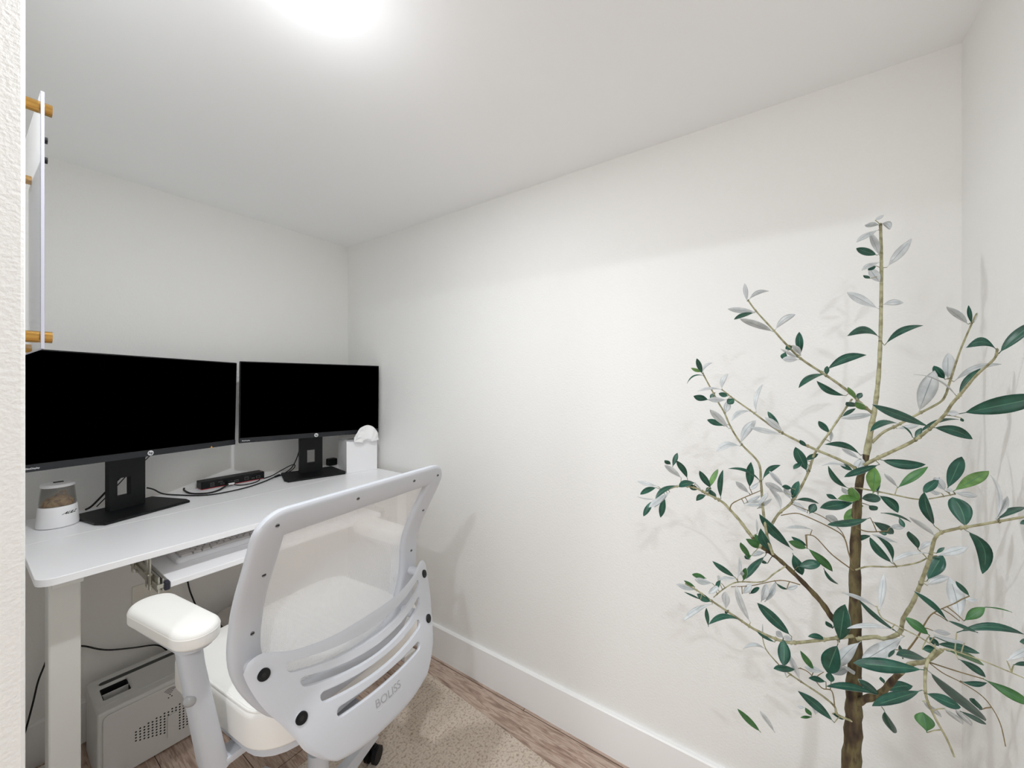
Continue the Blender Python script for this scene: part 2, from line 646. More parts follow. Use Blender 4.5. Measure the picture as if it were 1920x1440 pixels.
# ------------------------------------------------------------------ monitors
def monitor(cx_, cy_, yaw, zb, roll, label, base_dx=0.0, light=False, wo=0.0):
    """cx_,cy_ centre of the panel front at its foot; yaw of its width direction; zb height of its lower edge"""
    W_, H_ = (.622 if light else .610), .352
    R_ = thing('monitor', label, 'monitor', (cx_, cy_, DT), yaw, 'black monitors on the white desk')
    tilt = Matrix.Translation((0, 0, zb - DT)) @ Matrix.Rotation(roll, 4, 'Y')
    p = nb()
    box(p, -W_ / 2, W_ / 2, 0, .016, 0, H_, .0025)
    box(p, -W_ / 2 + .03, W_ / 2 - .03, .0155, .03, .02, H_ - .02, .006)
    box(p, -.16, .16, .029, .055, .06, H_ - .05, .01)
    o = obj('monitor_housing', p, 'black', R_)
    o.data.transform(tilt)
    s_ = nb()
    box(s_, -W_ / 2 + .004, W_ / 2 - .004, -.0008, .001, .022, H_ - .004)
    o = obj('screen', s_, 'screen', R_)
    o.data.transform(tilt)
    b_ = nb()
    box(b_, -W_ / 2 + .001, W_ / 2 - .001, -.0022, .001, .0, .0205, .0006)
    o = obj('lower_bezel', b_, 'bezel', R_)
    o.data.transform(tilt)
    o['label'] = 'charcoal strip below the screen'
    # round badge
    g = nb()
    cyl(g, (0, -.0036, .0105), (0, -.0021, .0105), .0088, n=32)
    bg = obj('badge', g, 'badge', o)
    bg.data.transform(tilt)
    bg['label'] = 'round silver badge'
    me = text_mesh('hp', .0125, .0003, .0003)
    me.transform(tilt @ Matrix.Translation((0, -.0038, .0108)) @ Matrix.Rotation(PI / 2, 4, 'X') @ Matrix.Shear('XZ', 4, (.0, 0)))
    tx = link('lettering', me, 'bezel', o)
    me = text_mesh('EliteDisplay', .0062, .0002, .0001)
    me.transform(tilt @ Matrix.Translation((-W_ / 2 + .025, -.0026, .0095)) @ Matrix.Rotation(PI / 2, 4, 'X'))
    link('lettering', me, 'badge', o)
    if light:
        g = nb()
        prism(g, [(0, 0), (.010, 0), (.005, .008)], 0, .0012)
        g.transform(tilt @ Matrix.Translation((.205, -.0023, -.001)) @ Matrix.Rotation(PI / 2, 4, 'X'))
        obj('power_sticker', g, principled('orange_mark', srgb(220, 160, 60), .5), o)
    # column with the cable window
    hz = .118
    cx2 = base_dx
    cw = .052
    c = nb()
    y0, y1 = .088, .112
    zt = zb - DT + .20
    box(c, cx2 - cw, cx2 + wo - .018, y0, y1, .006, zt)
    box(c, cx2 + wo + .021, cx2 + cw, y0, y1, .006, zt)
    box(c, cx2 + wo - .0185, cx2 + wo + .0215, y0, y1, .006, .054)
    box(c, cx2 + wo - .0185, cx2 + wo + .0215, y0, y1, .118, zt)
    bmesh.ops.remove_doubles(c, verts=c.verts, dist=.0001)
    o = obj('stand_column', c, 'black', R_)
    jn = nb()
    box(jn, min(cx2, 0) - .04, max(cx2, 0) + .04, .052, .086, zb - DT + .10, zb - DT + .19, .004)
    obj('mount', jn, 'black', R_)
    # base plate with cut corners
    b = nb()
    prism(b, [(cx2 - .125, -.035), (cx2 + .125, -.035), (cx2 + .135, .0), (cx2 + .118, .165), (cx2 - .118, .165), (cx2 - .135, .0)], .0002, .009)
    o = obj('stand_base', b, 'black', R_)
    bevel_mod(o, .003, 2)
    return R_


monitor(.406, 1.850, math.radians(17.5), 1.0365, math.radians(1.4), 'black monitor at the left, partly hidden by the near wall, above the white canister', -.016, True, -.012)
monitor(1.003, 1.844, math.radians(-14.5), 1.0325, math.radians(.5), 'black monitor standing in the corner beside the white tissue box', .0)


# ------------------------------------------------------------------ white canister with smoked window
cx_, cy_ = .197, 1.905
T = thing('canister', 'small white round canister with smoked window and brown flakes at the left desk end', 'canister', (cx_, cy_, DT), .0)
obj('canister_body', lathe(nb(), [(.040, .0005), (.0462, .003), (.0468, .008), (.0425, .064), (.0415, .066), (.038, .066), (.038, .063), (.001, .060)], 48), 'gloss_white', T, True)
sm = lathe(nb(), [(.0414, .0662), (.0362, .1255), (.0342, .1255), (.0394, .0662)], 48, cap=False)
obj('smoked_window', sm, 'smoke', T, True)
obj('lid', lathe(nb(), [(.030, .1257), (.0368, .1257), (.0378, .130), (.0362, .1345), (.030, .137), (.001, .138)], 48), 'gloss_white', T, True)
g = nb()
box(g, -.010, .012, -.007, .007, .1378, .1392, .0004)
obj('lid_button', g, 'dark', T)
me = text_mesh('AULZ', .0135, .0002, .0004)
for v in me.vertices:
    # wrap around the body, facing the chair
    a = v.co.x / .0442
    z = .044 + v.co.y * .75
    sh = v.co.y * .9
    ang = math.radians(-58) + a + sh / .0442
    rr_ = .0468 - (z - .008) * .0768 + .00025 + v.co.z
    v.co = (rr_ * math.cos(ang), rr_ * math.sin(ang), z)
link('lettering', me, 'dark', T)
# flakes heaped inside: a separate, uncountable filling
fl = nb()
rf = random.Random(3)
for i in range(420):
    r_ = .034 * math.sqrt(rf.random())
    a = rf.random() * 2 * PI
    h = .067 + .042 * (1 - (r_ / .036) ** 2) * rf.random() ** .6 * (1.0 + .5 * math.cos(a - .4)) * .75 + .001
    r_ = min(r_, .0385 - (h - .062) * .088 - .004)
    c = Vector((r_ * math.cos(a), r_ * math.sin(a), h))
    m3 = Matrix.Rotation(rf.random() * 6.28, 3, 'Z') @ Matrix.Rotation(rf.uniform(-.9, .9), 3, 'X') @ Matrix.Rotation(rf.uniform(-.5, .5), 3, 'Y')
    L_, W2 = rf.uniform(.003, .0065), rf.uniform(.0012, .003)
    vs = []
    for (x, y, z) in ((-L_, 0, .0006), (-L_ * .3, W2, 0), (L_ * .5, W2 * .8, .0004), (L_, 0, .0009), (L_ * .4, -W2, .0002), (-L_ * .4, -W2 * .9, 0)):
        vs.append(c + m3 @ Vector((x, y, z)))
    A = [fl.verts.new(v) for v in vs]
    B = [fl.verts.new(v + m3 @ Vector((0, 0, .0006))) for v in vs]
    for j in range(6):
        fl.faces.new((A[j], A[(j + 1) % 6], B[(j + 1) % 6], B[j]))
    fl.faces.new(A[::-1])
    fl.faces.new(B)
lathe(fl, [(.034, .0665), (.033, .078), (.025, .088), (.012, .094), (.001, .095)], 30)
o = obj('dried_flakes', fl, 'flakes')
o.location = (cx_, cy_, DT)
tag(o, 'heap of brown dried flakes inside the white canister with smoked window', 'flakes')
o['kind'] = 'stuff'

# ------------------------------------------------------------------ docking station
# built along its own x; front faces the chair
T = thing('docking_station', 'flat black docking station with red underside and ports between the two monitors', 'dock', (.728, 2.02, DT), 0)
g = nb()
box(g, -.124, .120, -.006, .050, .003, .034, .0025)
obj('case', g, 'black', T)
g = nb()
box(g, -.122, .118, -.0045, .048, .0002, .0032, .0008)
o = obj('underside', g, 'red', T)
o['label'] = 'red underside'
rec = principled('port_black', srgb(6, 6, 8), .6)
shell = principled('port_shell', srgb(150, 150, 150), .4, 1)
for x, z, wd, hh in ((-.085, .0205, .014, .006), (-.085, .0115, .014, .006), (-.055, .0225, .016, .004), (-.048, .013, .014, .006), (-.020, .014, .018, .008), (.004, .014, .018, .008), (.045, .0165, .0155, .013), (.072, .012, .012, .005), (.093, .0145, .016, .010)):
    g = nb()
    box(g, x - wd / 2, x + wd / 2, -.0068, -.0058, z - hh / 2, z + hh / 2, mi=0)
    o = obj('port', g, shell, T)
    g = nb()
    box(g, x - wd / 2 + .0011, x + wd / 2 - .0011, -.0073, -.0066, z - hh / 2 + .0010, z + hh / 2 - .0010)
    obj('opening', g, rec, o)
g = nb()
box(g, .108, .1135, .004, .012, .0339, .0343)
obj('status_light', g, principled('orange_print', srgb(200, 110, 60), .5), T)

# cords on the desk
zc = DT + .003


def cordt(name, label, pts, r, sub=6, mat='black_soft'):
    o = cord(name, pts, r, None, mat, sub)
    return tag(o, label, 'cable', 'black cords under the desk' if name == 'wall_cable' else 'black cables on the desk')


t = thing('display_cable', 'thick black cable with silver plug looping into the dock front from the left', 'cable', (.70, 2.0, DT), 0, 'black cables on the desk')
o = rel(cord('cord', [(.555, 2.045, zc + .012), (.552, 2.03, zc + .006), (.560, 1.985, zc), (.582, 1.945, zc), (.612, 1.930, zc), (.645, 1.945, zc + .001), (.675, 1.972, zc + .005), (.700, 1.990, zc + .010)], .0036, t), .70, 2.0, DT)
g = nb()
box(g, .692, .712, 1.985, 2.0055, DT + .007, DT + .017, .002)
o = rel(obj('plug', g, 'black', t), .70, 2.0, DT)
g = nb()
box(g, .6905, .7135, 1.979, 1.9855, DT + .0085, DT + .0155, .0015)
o = rel(obj('plug_collar', g, 'badge', t), .70, 2.0, DT)
cordt('monitor_cable', 'long black cable lying in front of the dock and running between both monitor stands', [(.440, 2.045, .885), (.462, 2.055, .872), (.490, 2.050, zc + .004), (.530, 1.985, zc), (.566, 1.925, zc), (.61, 1.892, zc), (.68, 1.888, zc), (.75, 1.905, zc), (.82, 1.945, zc), (.875, 1.985, zc + .001), (.93, 2.01, zc + .003), (.985, 2.035, .87), (1.020, 2.045, .93), (1.030, 2.045, 1.0)], .0027)
cordt('network_cable', 'short thin black cable curving in front of the dock to the right', [(.712, 1.997, zc + .009), (.716, 1.975, zc + .002), (.74, 1.955, zc), (.78, 1.958, zc), (.81, 1.98, zc + .001), (.823, 1.999, zc + .008)], .0022)
t = thing('power_cable', 'black cable with small black coupling looped beside the right monitor base', 'cable', (.95, 2.0, DT), 0, 'black cables on the desk')
o = rel(cord('cord', [(.842, 2.008, zc), (.87, 2.020, zc), (.905, 2.045, zc + .001), (.945, 2.055, zc + .014), (.990, 2.055, zc + .03), (1.005, 2.05, zc + .028), (.998, 2.045, zc + .015), (.968, 2.035, zc + .002), (.925, 2.018, zc), (.895, 2.000, zc), (.865, 1.978, zc), (.845, 1.965, zc)], .0024, t), .95, 2.0, DT)
g = nb()
cyl(g, (.885, 1.992, zc + .001), (.912, 2.010, zc + .001), .005, n=16)
rel(obj('coupling', g, 'black', t), .95, 2.0, DT)
cordt('monitor_cable', 'thicker black cord hanging diagonally behind the left monitor stand', [(.275, 2.04, zc), (.292, 2.035, zc + .012), (.330, 2.03, .905), (.378, 2.02, .965), (.412, 1.975, 1.01), (.43, 1.92, 1.06)], .0034)
cordt('monitor_cable', 'thinner black cord hanging diagonally behind the left monitor stand', [(.305, 2.055, zc), (.345, 2.05, .895), (.400, 2.045, .965), (.432, 2.02, 1.0), (.45, 1.96, 1.05)], .0018)
cordt('monitor_cable', 'pair of black cords hanging behind the window of the right monitor stand', [(1.025, 2.0, .87), (1.018, 2.02, .90), (1.022, 2.0, .95), (1.02, 1.99, 1.02), (1.012, 1.93, 1.08)], .0028)

# ------------------------------------------------------------------ tissue box
ty = math.radians(-17)
T = thing('tissue_box', 'white cube tissue box on the right end of the desk', 'tissue box', (1.128, 1.790, DT), ty)
BW, BD, BH = .152, .152, .158
g = nb()
wl = .004
box(g, 0, BW, 0, wl, .0004, BH)
box(g, 0, BW, BD - wl, BD, .0004, BH)
box(g, 0, wl, wl, BD - wl, .0004, BH)
box(g, BW - wl, BW, wl, BD - wl, .0004, BH)
# lid with an oval opening
n = 32
cxo, cyo = BW / 2, BD / 2
outer_, inner_ = [], []
for i in range(n):
    a = 2 * PI * (i + .5) / n
    c, s = math.cos(a), math.sin(a)
    q = (BW / 2 - .0) / max(abs(c), abs(s))
    outer_.append((cxo + c * q, cyo + s * q))
    inner_.append((cxo + c * .052, cyo + s * .03))
for z, fl_ in ((BH, 0), (BH - wl, 1)):
    O_ = [g.verts.new((x, y, z + .0001)) for x, y in outer_]
    I_ = [g.verts.new((x, y, z + .0001)) for x, y in inner_]
    for i in range(n):
        j = (i + 1) % n
        g.faces.new((O_[i], O_[j], I_[j], I_[i]))
    if fl_ == 0:
        top_i, top_o = I_, O_
for i in range(n):
    j = (i + 1) % n
    g.faces.new((top_i[i], top_i[j], I_[j], I_[i]))
    g.faces.new((top_o[i], O_[i], O_[j], top_o[j]))
o = obj('box_shell', g, 'gloss_white', T)
# tissue: a fan-shaped sheet with a folded flap on its left
g = nb()
grid = []
NU, NV = 34, 14
for i in range(NU + 1):
    u = i / NU
    row = []
    for j in range(NV + 1):
        v = j / NV
        ang = PI * (1 - u)
        rx = .064 + .004 * math.sin(u * 5)
        rz = .078 * (.86 + .14 * math.sin(u * PI)) * (1 if u > .3 else (.55 + 1.5 * u))
        x = .092 + rx * math.cos(ang) * (.12 + .88 * v ** .8)
        z = BH - .010 + (rz * math.sin(ang) + .008) * v + .002
        y = .020 - .048 * min(1, v * 6) + .0075 * math.sin(u * 15) * v * (1 - .5 * v) + .003 * math.sin(u * 31 + 4 * v) * v - .006 * math.sin(PI * v)
        row.append(g.verts.new((x, y, z)))
    grid.append(row)
for i in range(NU):
    for j in range(NV):
        g.faces.new((grid[i][j], grid[i + 1][j], grid[i + 1][j + 1], grid[i][j + 1]))
grid = []
for i in range(17):
    u = i / 16
    row = []
    for j in range(12):
        v = j / 11
        x = .030 + .052 * u + .012 * v * (1 - u)
        z = BH + .0015 + (.020 + .062 * math.sin(u * PI * .52)) * v ** .8 * (1 - .12 * u)
        y = .006 - .044 * min(1, v * 5) + .003 * math.sin(9 * v + 5 * u) + .006 * u
        row.append(g.verts.new((x, y, z)))
    grid.append(row)
for i in range(16):
    for j in range(11):
        g.faces.new((grid[i][j], grid[i + 1][j], grid[i + 1][j + 1], grid[i][j + 1]))
o = obj('tissue', g, 'tissue', None, True)
o.location = (1.128, 1.790, DT)
o.rotation_euler = (0, 0, ty)
so = o.modifiers.new('solid', 'SOLIDIFY')
so.thickness = .0008
tag(o, 'crumpled white tissue pulled up out of the tissue box', 'tissue')

# power brick behind the tissue box
g = nb()
box(g, 1.168, 1.215, 2.012, 2.050, DT + .0004, DT + .038, .006, 3)
o = obj('power_adapter', g, 'black')
tag(o, 'small black power adapter peeking out behind the white tissue box', 'adapter')

# ------------------------------------------------------------------ things under the desk
T = thing('outlet', 'pale wall outlet plate low on the back wall under the desk', 'outlet', (.455, YB, .44))
g = nb()
box(g, -.05, .07, -.006, -.0002, -.06, .06, .002)
obj('cover_plate', g, 'plate', T)
for z in (.02, -.035):
    g = nb()
    box(g, .0, .032, -.0075, -.0055, z - .013, z + .013, .003)
    obj('socket', g, 'plate', T)

# light grey box with slots and a perforated front
bxx, byy = .268, 1.795
T = thing('electronics_box', 'light grey plastic box with long slot, dark opening and perforated front under the desk', 'box', (bxx, byy, 0), math.radians(-1.5))
BW2, BD2, BH2 = .333, .225, .235
FRZ = .020
g = nb()
box(g, 0, BW2, 0.004, BD2, .0005, BH2)
o = obj('housing', g, 'grey_box', T)
cut = nb()
prism(cut, [(x, y) for x, y in rrect(.026, .312, .174, .200, .012)], BH2 - .012, BH2 + .02)
prism(cut, [(x, y) for x, y in rrect(.024, .092, .075, .158, .006)], BH2 - .10, BH2 + .02)
bmesh.ops.recalc_face_normals(cut, faces=cut.faces)
cme = bpy.data.meshes.new('cut')
cut.to_mesh(cme)
cut.free()
co = bpy.data.objects.new('cut', cme)
C.objects.link(co)
co.parent = T
b_ = o.modifiers.new('cut', 'BOOLEAN')
b_.object = co
b_.operation = 'DIFFERENCE'
b_.solver = 'EXACT'
bevel_mod(o, .006, 3, 50)
bpy.context.view_layer.update()
bake(o)
bpy.data.objects.remove(co)
g = nb()
box(g, .028, .310, .1745, .1995, BH2 - .0115, BH2 - .0045)
obj('slot_floor', g, 'grey_slot', T)
g = nb()
box(g, .025, .091, .076, .157, BH2 - .098, BH2 - .094)
box(g, .0245, .026, .076, .157, BH2 - .094, BH2 - .006)
box(g, .090, .0915, .076, .157, BH2 - .094, BH2 - .006)
box(g, .026, .090, .1560, .1575, BH2 - .094, BH2 - .006)
obj('opening_lining', g, 'dark', T)
g = nb()
box(g, .025, .091, .113, .1155, BH2 - .05, BH2 - .004, .0005)
obj('divider', g, 'grey_box', T)
g = nb()
box(g, .012, BW2 - .004, .040, .044, BH2 - .0002, BH2 + .0014, .0006)
obj('ridge', g, 'grey_box', T)
# front panel, leaning back
fp = nb()
prism(fp, rrect(.012, BW2 - .006, .006, BH2 - .012, .016), 0, .006)
mt = Matrix.Translation((0, .004, 0)) @ Matrix.Rotation(PI / 2, 4, 'X')
fp.transform(mt)
F_ = obj('front_panel', fp, 'grey_box', T)
bevel_mod(F_, .0015, 2)
# perforations: rows growing towards the right around a handle
k = 0
hol = nb()
for c_ in range(22):
    x = .310 - c_ * .0105
    nrow = 10 if c_ < 13 else 8 - (c_ - 13) // 2
    top_z = .141 - max(0, c_ - 9) * .0012 - (.004 if c_ % 2 else 0)
    for r_ in range(nrow):
        z = top_z - r_ * .0098
        if .168 < x < .202 and r_ > 1:
            continue
        cyl(hol, (x, -.0026, z), (x, -.0015, z), .0026, n=10)
obj('perforation', hol, 'dark', F_)['kind'] = 'stuff'
g = nb()
prism(g, rrect(.171, .199, .04, .120, .006), 0, .004)
g.transform(Matrix.Translation((0, -.002, 0)) @ Matrix.Rotation(PI / 2, 4, 'X'))
obj('handle', g, 'grey_box', F_)
g = nb()
for rr_ in (.008, .013, .018, .023):
    pts = [(rr_ * math.sin(a), rr_ * math.cos(a)) for a in [math.radians(-40 + 80 * i / 10) for i in range(11)]]
    pts2 = [((rr_ + .0017) * math.sin(a), (rr_ + .0017) * math.cos(a)) for a in [math.radians(40 - 80 * i / 10) for i in range(11)]]
    prism(g, pts + pts2, 0, .0006)
for (x, y) in ((0, .002), (-.004, -.008), (.005, -.006)):
    prism(g, [(x + .002 * math.cos(a), y + .002 * math.sin(a)) for a in [2 * PI * i / 12 for i in range(12)]], 0, .0006)
g.transform(Matrix.Translation((.178, -.0018, .190)) @ Matrix.Rotation(PI / 2, 4, 'X'))
obj('wireless_symbol', g, 'dark', F_)

# small bin with rounded lid behind the seat
T = thing('waste_bin', 'small brown bin with rounded pale lid on the floor under the desk', 'bin', (.722, 1.885, 0))
g = nb()
prism(g, rrect(-.083, .083, -.083, .083, .045), .0005, .305)
for v in g.verts:
    if v.co.z < .1:
        v.co.x *= .85
        v.co.y *= .85
obj('bin_body', g, 'brown', T, True)
g = nb()
prism(g, rrect(-.090, .090, -.090, .090, .05), .305, .326)
o = obj('bin_lid', g, 'lidgrey', T, True)
bevel_mod(o, .006, 3)

# cords on the wall under the desk
yw = 2.066
cordt('wall_cable', 'black cord sagging along the back wall behind the square desk leg', [(.235, yw, .375), (.277, yw, .349), (.313, yw, .318), (.348, yw, .296), (.407, yw, .271), (.469, yw, .247), (.499, yw, .215), (.507, yw, .18), (.512, 2.063, .01)], .0028)
cordt('wall_cable', 'black cord looping down below the keyboard tray, behind the white armrest', [(.560, yw, .80), (.566, yw, .60), (.572, yw, .467), (.588, yw, .386), (.62, yw, .30), (.68, yw, .262), (.735, yw, .268), (.80, yw, .33), (.86, yw, .45), (.88, yw, .6), (.88, yw, .8)], .0028)
cordt('wall_cable', 'short black cord at the far left between the near wall and the desk leg', [(.120, yw, .06), (.140, yw, .13), (.158, yw, .221), (.170, yw, .291), (.188, yw, .353), (.215, yw, .47), (.225, yw, .6), (.225, yw, .80)], .0026)

# ------------------------------------------------------------------ office chair
YAW = .10
CO = Vector((.55, .83, 0))
CH = thing('office_chair', 'white and light grey office chair with mesh back turned towards the desk', 'chair', (CO.x, CO.y, .0), YAW)
# chair coordinates: x = to its right seen from behind, y = towards the desk, z = up


def lut(v, T_):
    """smooth cubic through a table of (x, y)"""
    T_ = sorted(T_)
    if v <= T_[0][0]:
        return T_[0][1]
    if v >= T_[-1][0]:
        return T_[-1][1]
    n_ = len(T_)
    for i in range(n_ - 1):
        if v <= T_[i + 1][0]:
            break

    def slope(i_):
        a_, b_ = max(i_ - 1, 0), min(i_ + 1, n_ - 1)
        return (T_[b_][1] - T_[a_][1]) / (T_[b_][0] - T_[a_][0])

    (x0_, y0_), (x1_, y1_) = T_[i], T_[i + 1]
    h_ = x1_ - x0_
    q = (v - x0_) / h_
    return (2 * q ** 3 - 3 * q * q + 1) * y0_ + (q ** 3 - 2 * q * q + q) * h_ * slope(i) + (3 * q * q - 2 * q ** 3) * y1_ + (q ** 3 - q * q) * h_ * slope(i + 1)


PF = [(1.08, .058), (1.02, .036), (.95, .0), (.90, -.026), (.85, -.045), (.78, -.052), (.7, -.045), (.6, -.02), (.55, .0)]
fw = lambda v: lut(v, PF)

# back frame: a rounded rectangle swept with a flat rounded section
CW = .0285       # half width of the member
path = []
topz, botz, hw = 1.0425, .615, .2255
rc = .022
for i in range(24):
    path.append((-hw + rc + (2 * hw - 2 * rc) * i / 24, topz))
for i in range(9):
    a = PI / 2 - PI / 2 * i / 8
    path.append((hw - rc + rc * math.cos(a), topz - rc + rc * math.sin(a)))


def side_u(z):
    return lut(z, [(1.02, hw), (.95, hw - .003), (.85, hw - .006), (.78, hw - .005), (.74, hw - .012), (.70, hw - .030), (.66, hw - .056), (.63, hw - .085)])


zs = [topz - rc - (topz - rc - .645) * i / 28 for i in range(1, 29)]
for z in zs:
    path.append((side_u(z), z))
for i in range(1, 16):
    u = .13 - .26 * i / 16
    path.append((u, .62 + .006 * (u / .13) ** 2))
for z in zs[::-1]:
    path.append((-side_u(z), z))
for i in range(8):
    a = PI - PI / 2 * i / 8
    path.append((-hw + rc + rc * math.cos(a), topz - rc + rc * math.sin(a)))
n = len(path)
fr = nb()
rings = []
sec = []
for i in range(16):
    a = 2 * PI * i / 16
    c, s = math.cos(a), math.sin(a)
    sec.append((CW * abs(c) ** .55 * (1 if c > 0 else -1), .0135 * abs(s) ** .7 * (1 if s > 0 else -1)))
for i in range(n):
    u, v = path[i]
    a, b = path[i - 1], path[(i + 1) % n]
    tu, tv = b[0] - a[0], b[1] - a[1]
    L_ = math.hypot(tu, tv)
    nu_, nv_ = -tv / L_, tu / L_
    ring = []
    for p, q in sec:
        uu, vv = u + nu_ * p, v + nv_ * p
        ring.append(fr.verts.new((uu, -fw(vv) - q, vv)))
    rings.append(ring)
for i in range(n):
    a, b = rings[i], rings[(i + 1) % n]
    for j in range(16):
        fr.faces.new((a[j], a[(j + 1) % 16], b[(j + 1) % 16], b[j]))
obj('back_frame', fr, 'chair', CH, True)

# mesh panel
mp_ = nb()
uvl = mp_.loops.layers.uv.new('UVMap')
nu, nv = 24, 40
G = []
for j in range(nv + 1):
    z = .62 + (1.036 - .62) * j / nv
    half = side_u(z) - .012
    if z > 1.02:
        half = hw - .014
    G.append([(-half + 2 * half * i / nu, z) for i in range(nu + 1)])
VV = [[mp_.verts.new((u, -fw(z) + .005 + .012 * (1 - (u / .22) ** 2), z)) for u, z in row] for row in G]
for j in range(nv):
    for i in range(nu):
        f = mp_.faces.new((VV[j][i], VV[j][i + 1], VV[j + 1][i + 1], VV[j + 1][i]))
        for lp, (jj, ii) in zip(f.loops, ((j, i), (j, i + 1), (j + 1, i + 1), (j + 1, i))):
            lp[uvl].uv = G[jj][ii]
o = obj('back_mesh', mp_, 'mesh', CH, True)
o['label'] = 'see-through woven white mesh'

# frame screws
scm = principled('screw_steel', srgb(150, 150, 152), .35, .8)
for (u, z) in ((-.220, 1.043), (-.046, 1.046), (.128, 1.046), (.223, 1.040), (-.216, .94), (-.213, .815), (.222, .935), (.219, .812)):
    g = nb()
    y = -fw(z) - .0132
    cyl(g, (u, y - .0012, z), (u, y + .002, z), .0038, n=16)
    o = obj('screw', g, scm, CH)
    g = nb()
    box(g, u - .0032, u + .0032, y - .0016, y - .0011, z - .0011, z + .0011)
    obj('screw_slot', g, 'dark', o)

# slotted support wrapped around the lower back
BPR = [(.82, -.02), (.76, -.005), (.70, .02), (.64, .045), (.58, .06), (.5, .07)]
bulge = lambda u: .05 * max(-1, 1 - (u / .25) ** 2)
bwf = lambda u, v: lut(v, BPR) + bulge(u)
HWV = [(.79, .2445), (.765, .2445), (.73, .236), (.70, .224), (.668, .206), (.64, .192), (.611, .179), (.58, .152), (.55, .115)]
TOPV = [(0, .7655), (.10, .7655), (.17, .7745), (.20, .786), (.218, .790), (.236, .783), (.2445, .768)]


def plate(bm):
    nu, nv = 60, 44
    th = .008
    Gf, Gb = [], []
    for j in range(nv + 1):
        t = j / nv
        rf_, rb_ = [], []
        for i in range(nu + 1):
            s = -1 + 2 * i / nu
            vt = lut(abs(s) * .2445, TOPV)
            vb = .548 + .012 * abs(s) ** 4
            v = vb + (vt - vb) * t
            u = s * lut(v, HWV)
            w_ = bwf(u, v)
            edge = min(t, 1 - t, (1 - abs(s)) * 1.5) 
            rnd = -.004 * max(0, 1 - edge / .035) ** 2
            rf_.append(bm.verts.new((u, -(w_ + th / 2 + rnd), v)))
            rb_.append(bm.verts.new((u, -(w_ - th / 2 - rnd), v)))
        Gf.append(rf_)
        Gb.append(rb_)
    for j in range(nv):
        for i in range(nu):
            bm.faces.new((Gf[j][i], Gf[j][i + 1], Gf[j + 1][i + 1], Gf[j + 1][i]))
            bm.faces.new((Gb[j][i], Gb[j + 1][i], Gb[j + 1][i + 1], Gb[j][i + 1]))
    for i in range(nu):
        bm.faces.new((Gf[0][i], Gb[0][i], Gb[0][i + 1], Gf[0][i + 1]))
        bm.faces.new((Gf[nv][i], Gf[nv][i + 1], Gb[nv][i + 1], Gb[nv][i]))
    for j in range(nv):
        bm.faces.new((Gf[j][0], Gf[j + 1][0], Gb[j + 1][0], Gb[j][0]))
        bm.faces.new((Gf[j][nu], Gb[j][nu], Gb[j + 1][nu], Gf[j + 1][nu]))


g = nb()
plate(g)
sup = obj('back_support', g, 'chair', CH)
cut = nb()
for (vc, hl, hh, rise) in ((.7305, .184, .0098, .021), (.6970, .167, .0088, .022), (.6690, .141, .0092, .010), (.6395, .119, .0092, .001)):
    pts = []
    for i in range(9):
        a = -PI / 2 + PI * i / 8
        pts.append((hl - hh + hh * math.cos(a), vc + hh * math.sin(a)))
    pts += [((hl - hh) * (1 - 2 * i / 12), vc + hh) for i in range(1, 12)]
    for i in range(9):
        a = PI / 2 + PI * i / 8
        pts.append((-hl + hh + hh * math.cos(a), vc + hh * math.sin(a)))
    pts += [(-(hl - hh) * (1 - 2 * i / 12), vc - hh) for i in range(1, 12)]
    # edges rise towards the ends
    A = [cut.verts.new((u, -.30, v + rise * (abs(u) / hl) ** 2)) for u, v in pts]
    B = [cut.verts.new((u, .20, v + rise * (abs(u) / hl) ** 2)) for u, v in pts]
    m_ = len(pts)
    # triangulated by strips so that the bent outline stays clean
    for i in range(m_):
        cut.faces.new((A[i], A[(i + 1) % m_], B[(i + 1) % m_], B[i]))
    cut.faces.new(A[::-1])
    cut.faces.new(B)
bmesh.ops.recalc_face_normals(cut, faces=cut.faces)
cme = bpy.data.meshes.new('cut')
cut.to_mesh(cme)
cut.free()
co = bpy.data.objects.new('cut', cme)
C.objects.link(co)
co.parent = CH
b_ = sup.modifiers.new('cut', 'BOOLEAN')
b_.object = co
b_.operation = 'DIFFERENCE'
b_.solver = 'EXACT'
bevel_mod(sup, .0022, 2, 45)
bpy.context.view_layer.update()
bake(sup)
bpy.data.objects.remove(co)
for p in sup.data.polygons:
    p.use_smooth = True
sup.data.set_sharp_from_angle(angle=math.radians(50))

# spacers between frame and support, black bolts
for s in (-1, 1):
    for (u, z) in ((.217, .7555), (.1765, .6655)):
        u *= s
        y = -bwf(u, z)
        g = nb()
        cyl(g, (u, y, z), (u, -fw(z), z), .012, n=20)
        obj('spacer', g, 'chair', CH, True)
        g = nb()
        nrm = Vector((-.4 * (u / .2) * -1, -1, .2)).normalized()
        nrm = Vector((.34 * s, -1, .30)).normalized()
        c = Vector((u, y, z))
        cyl(g, c + nrm * .003, c + nrm * .0066, .0112, .0100, n=28)
        o = obj('bolt', g, 'black', CH)
        o['label'] = 'black bolt head'
        g = nb()
        cyl(g, c + nrm * .0065, c + nrm * .0071, .0048, .004, n=6)
        obj('socket', g, 'dark', o)

# lettering pressed into the support
me = text_mesh('BOLISS', .0235, .0003, .0000)
for v in me.vertices:
    u = v.co.x * 1.02 - .004
    z = .6075 + v.co.y * .95 + .010 * (u / .12) ** 2
    v.co = (u, -(bwf(u, z) + .0042 + v.co.z), z)
o = link('lettering', me, 'print', CH)

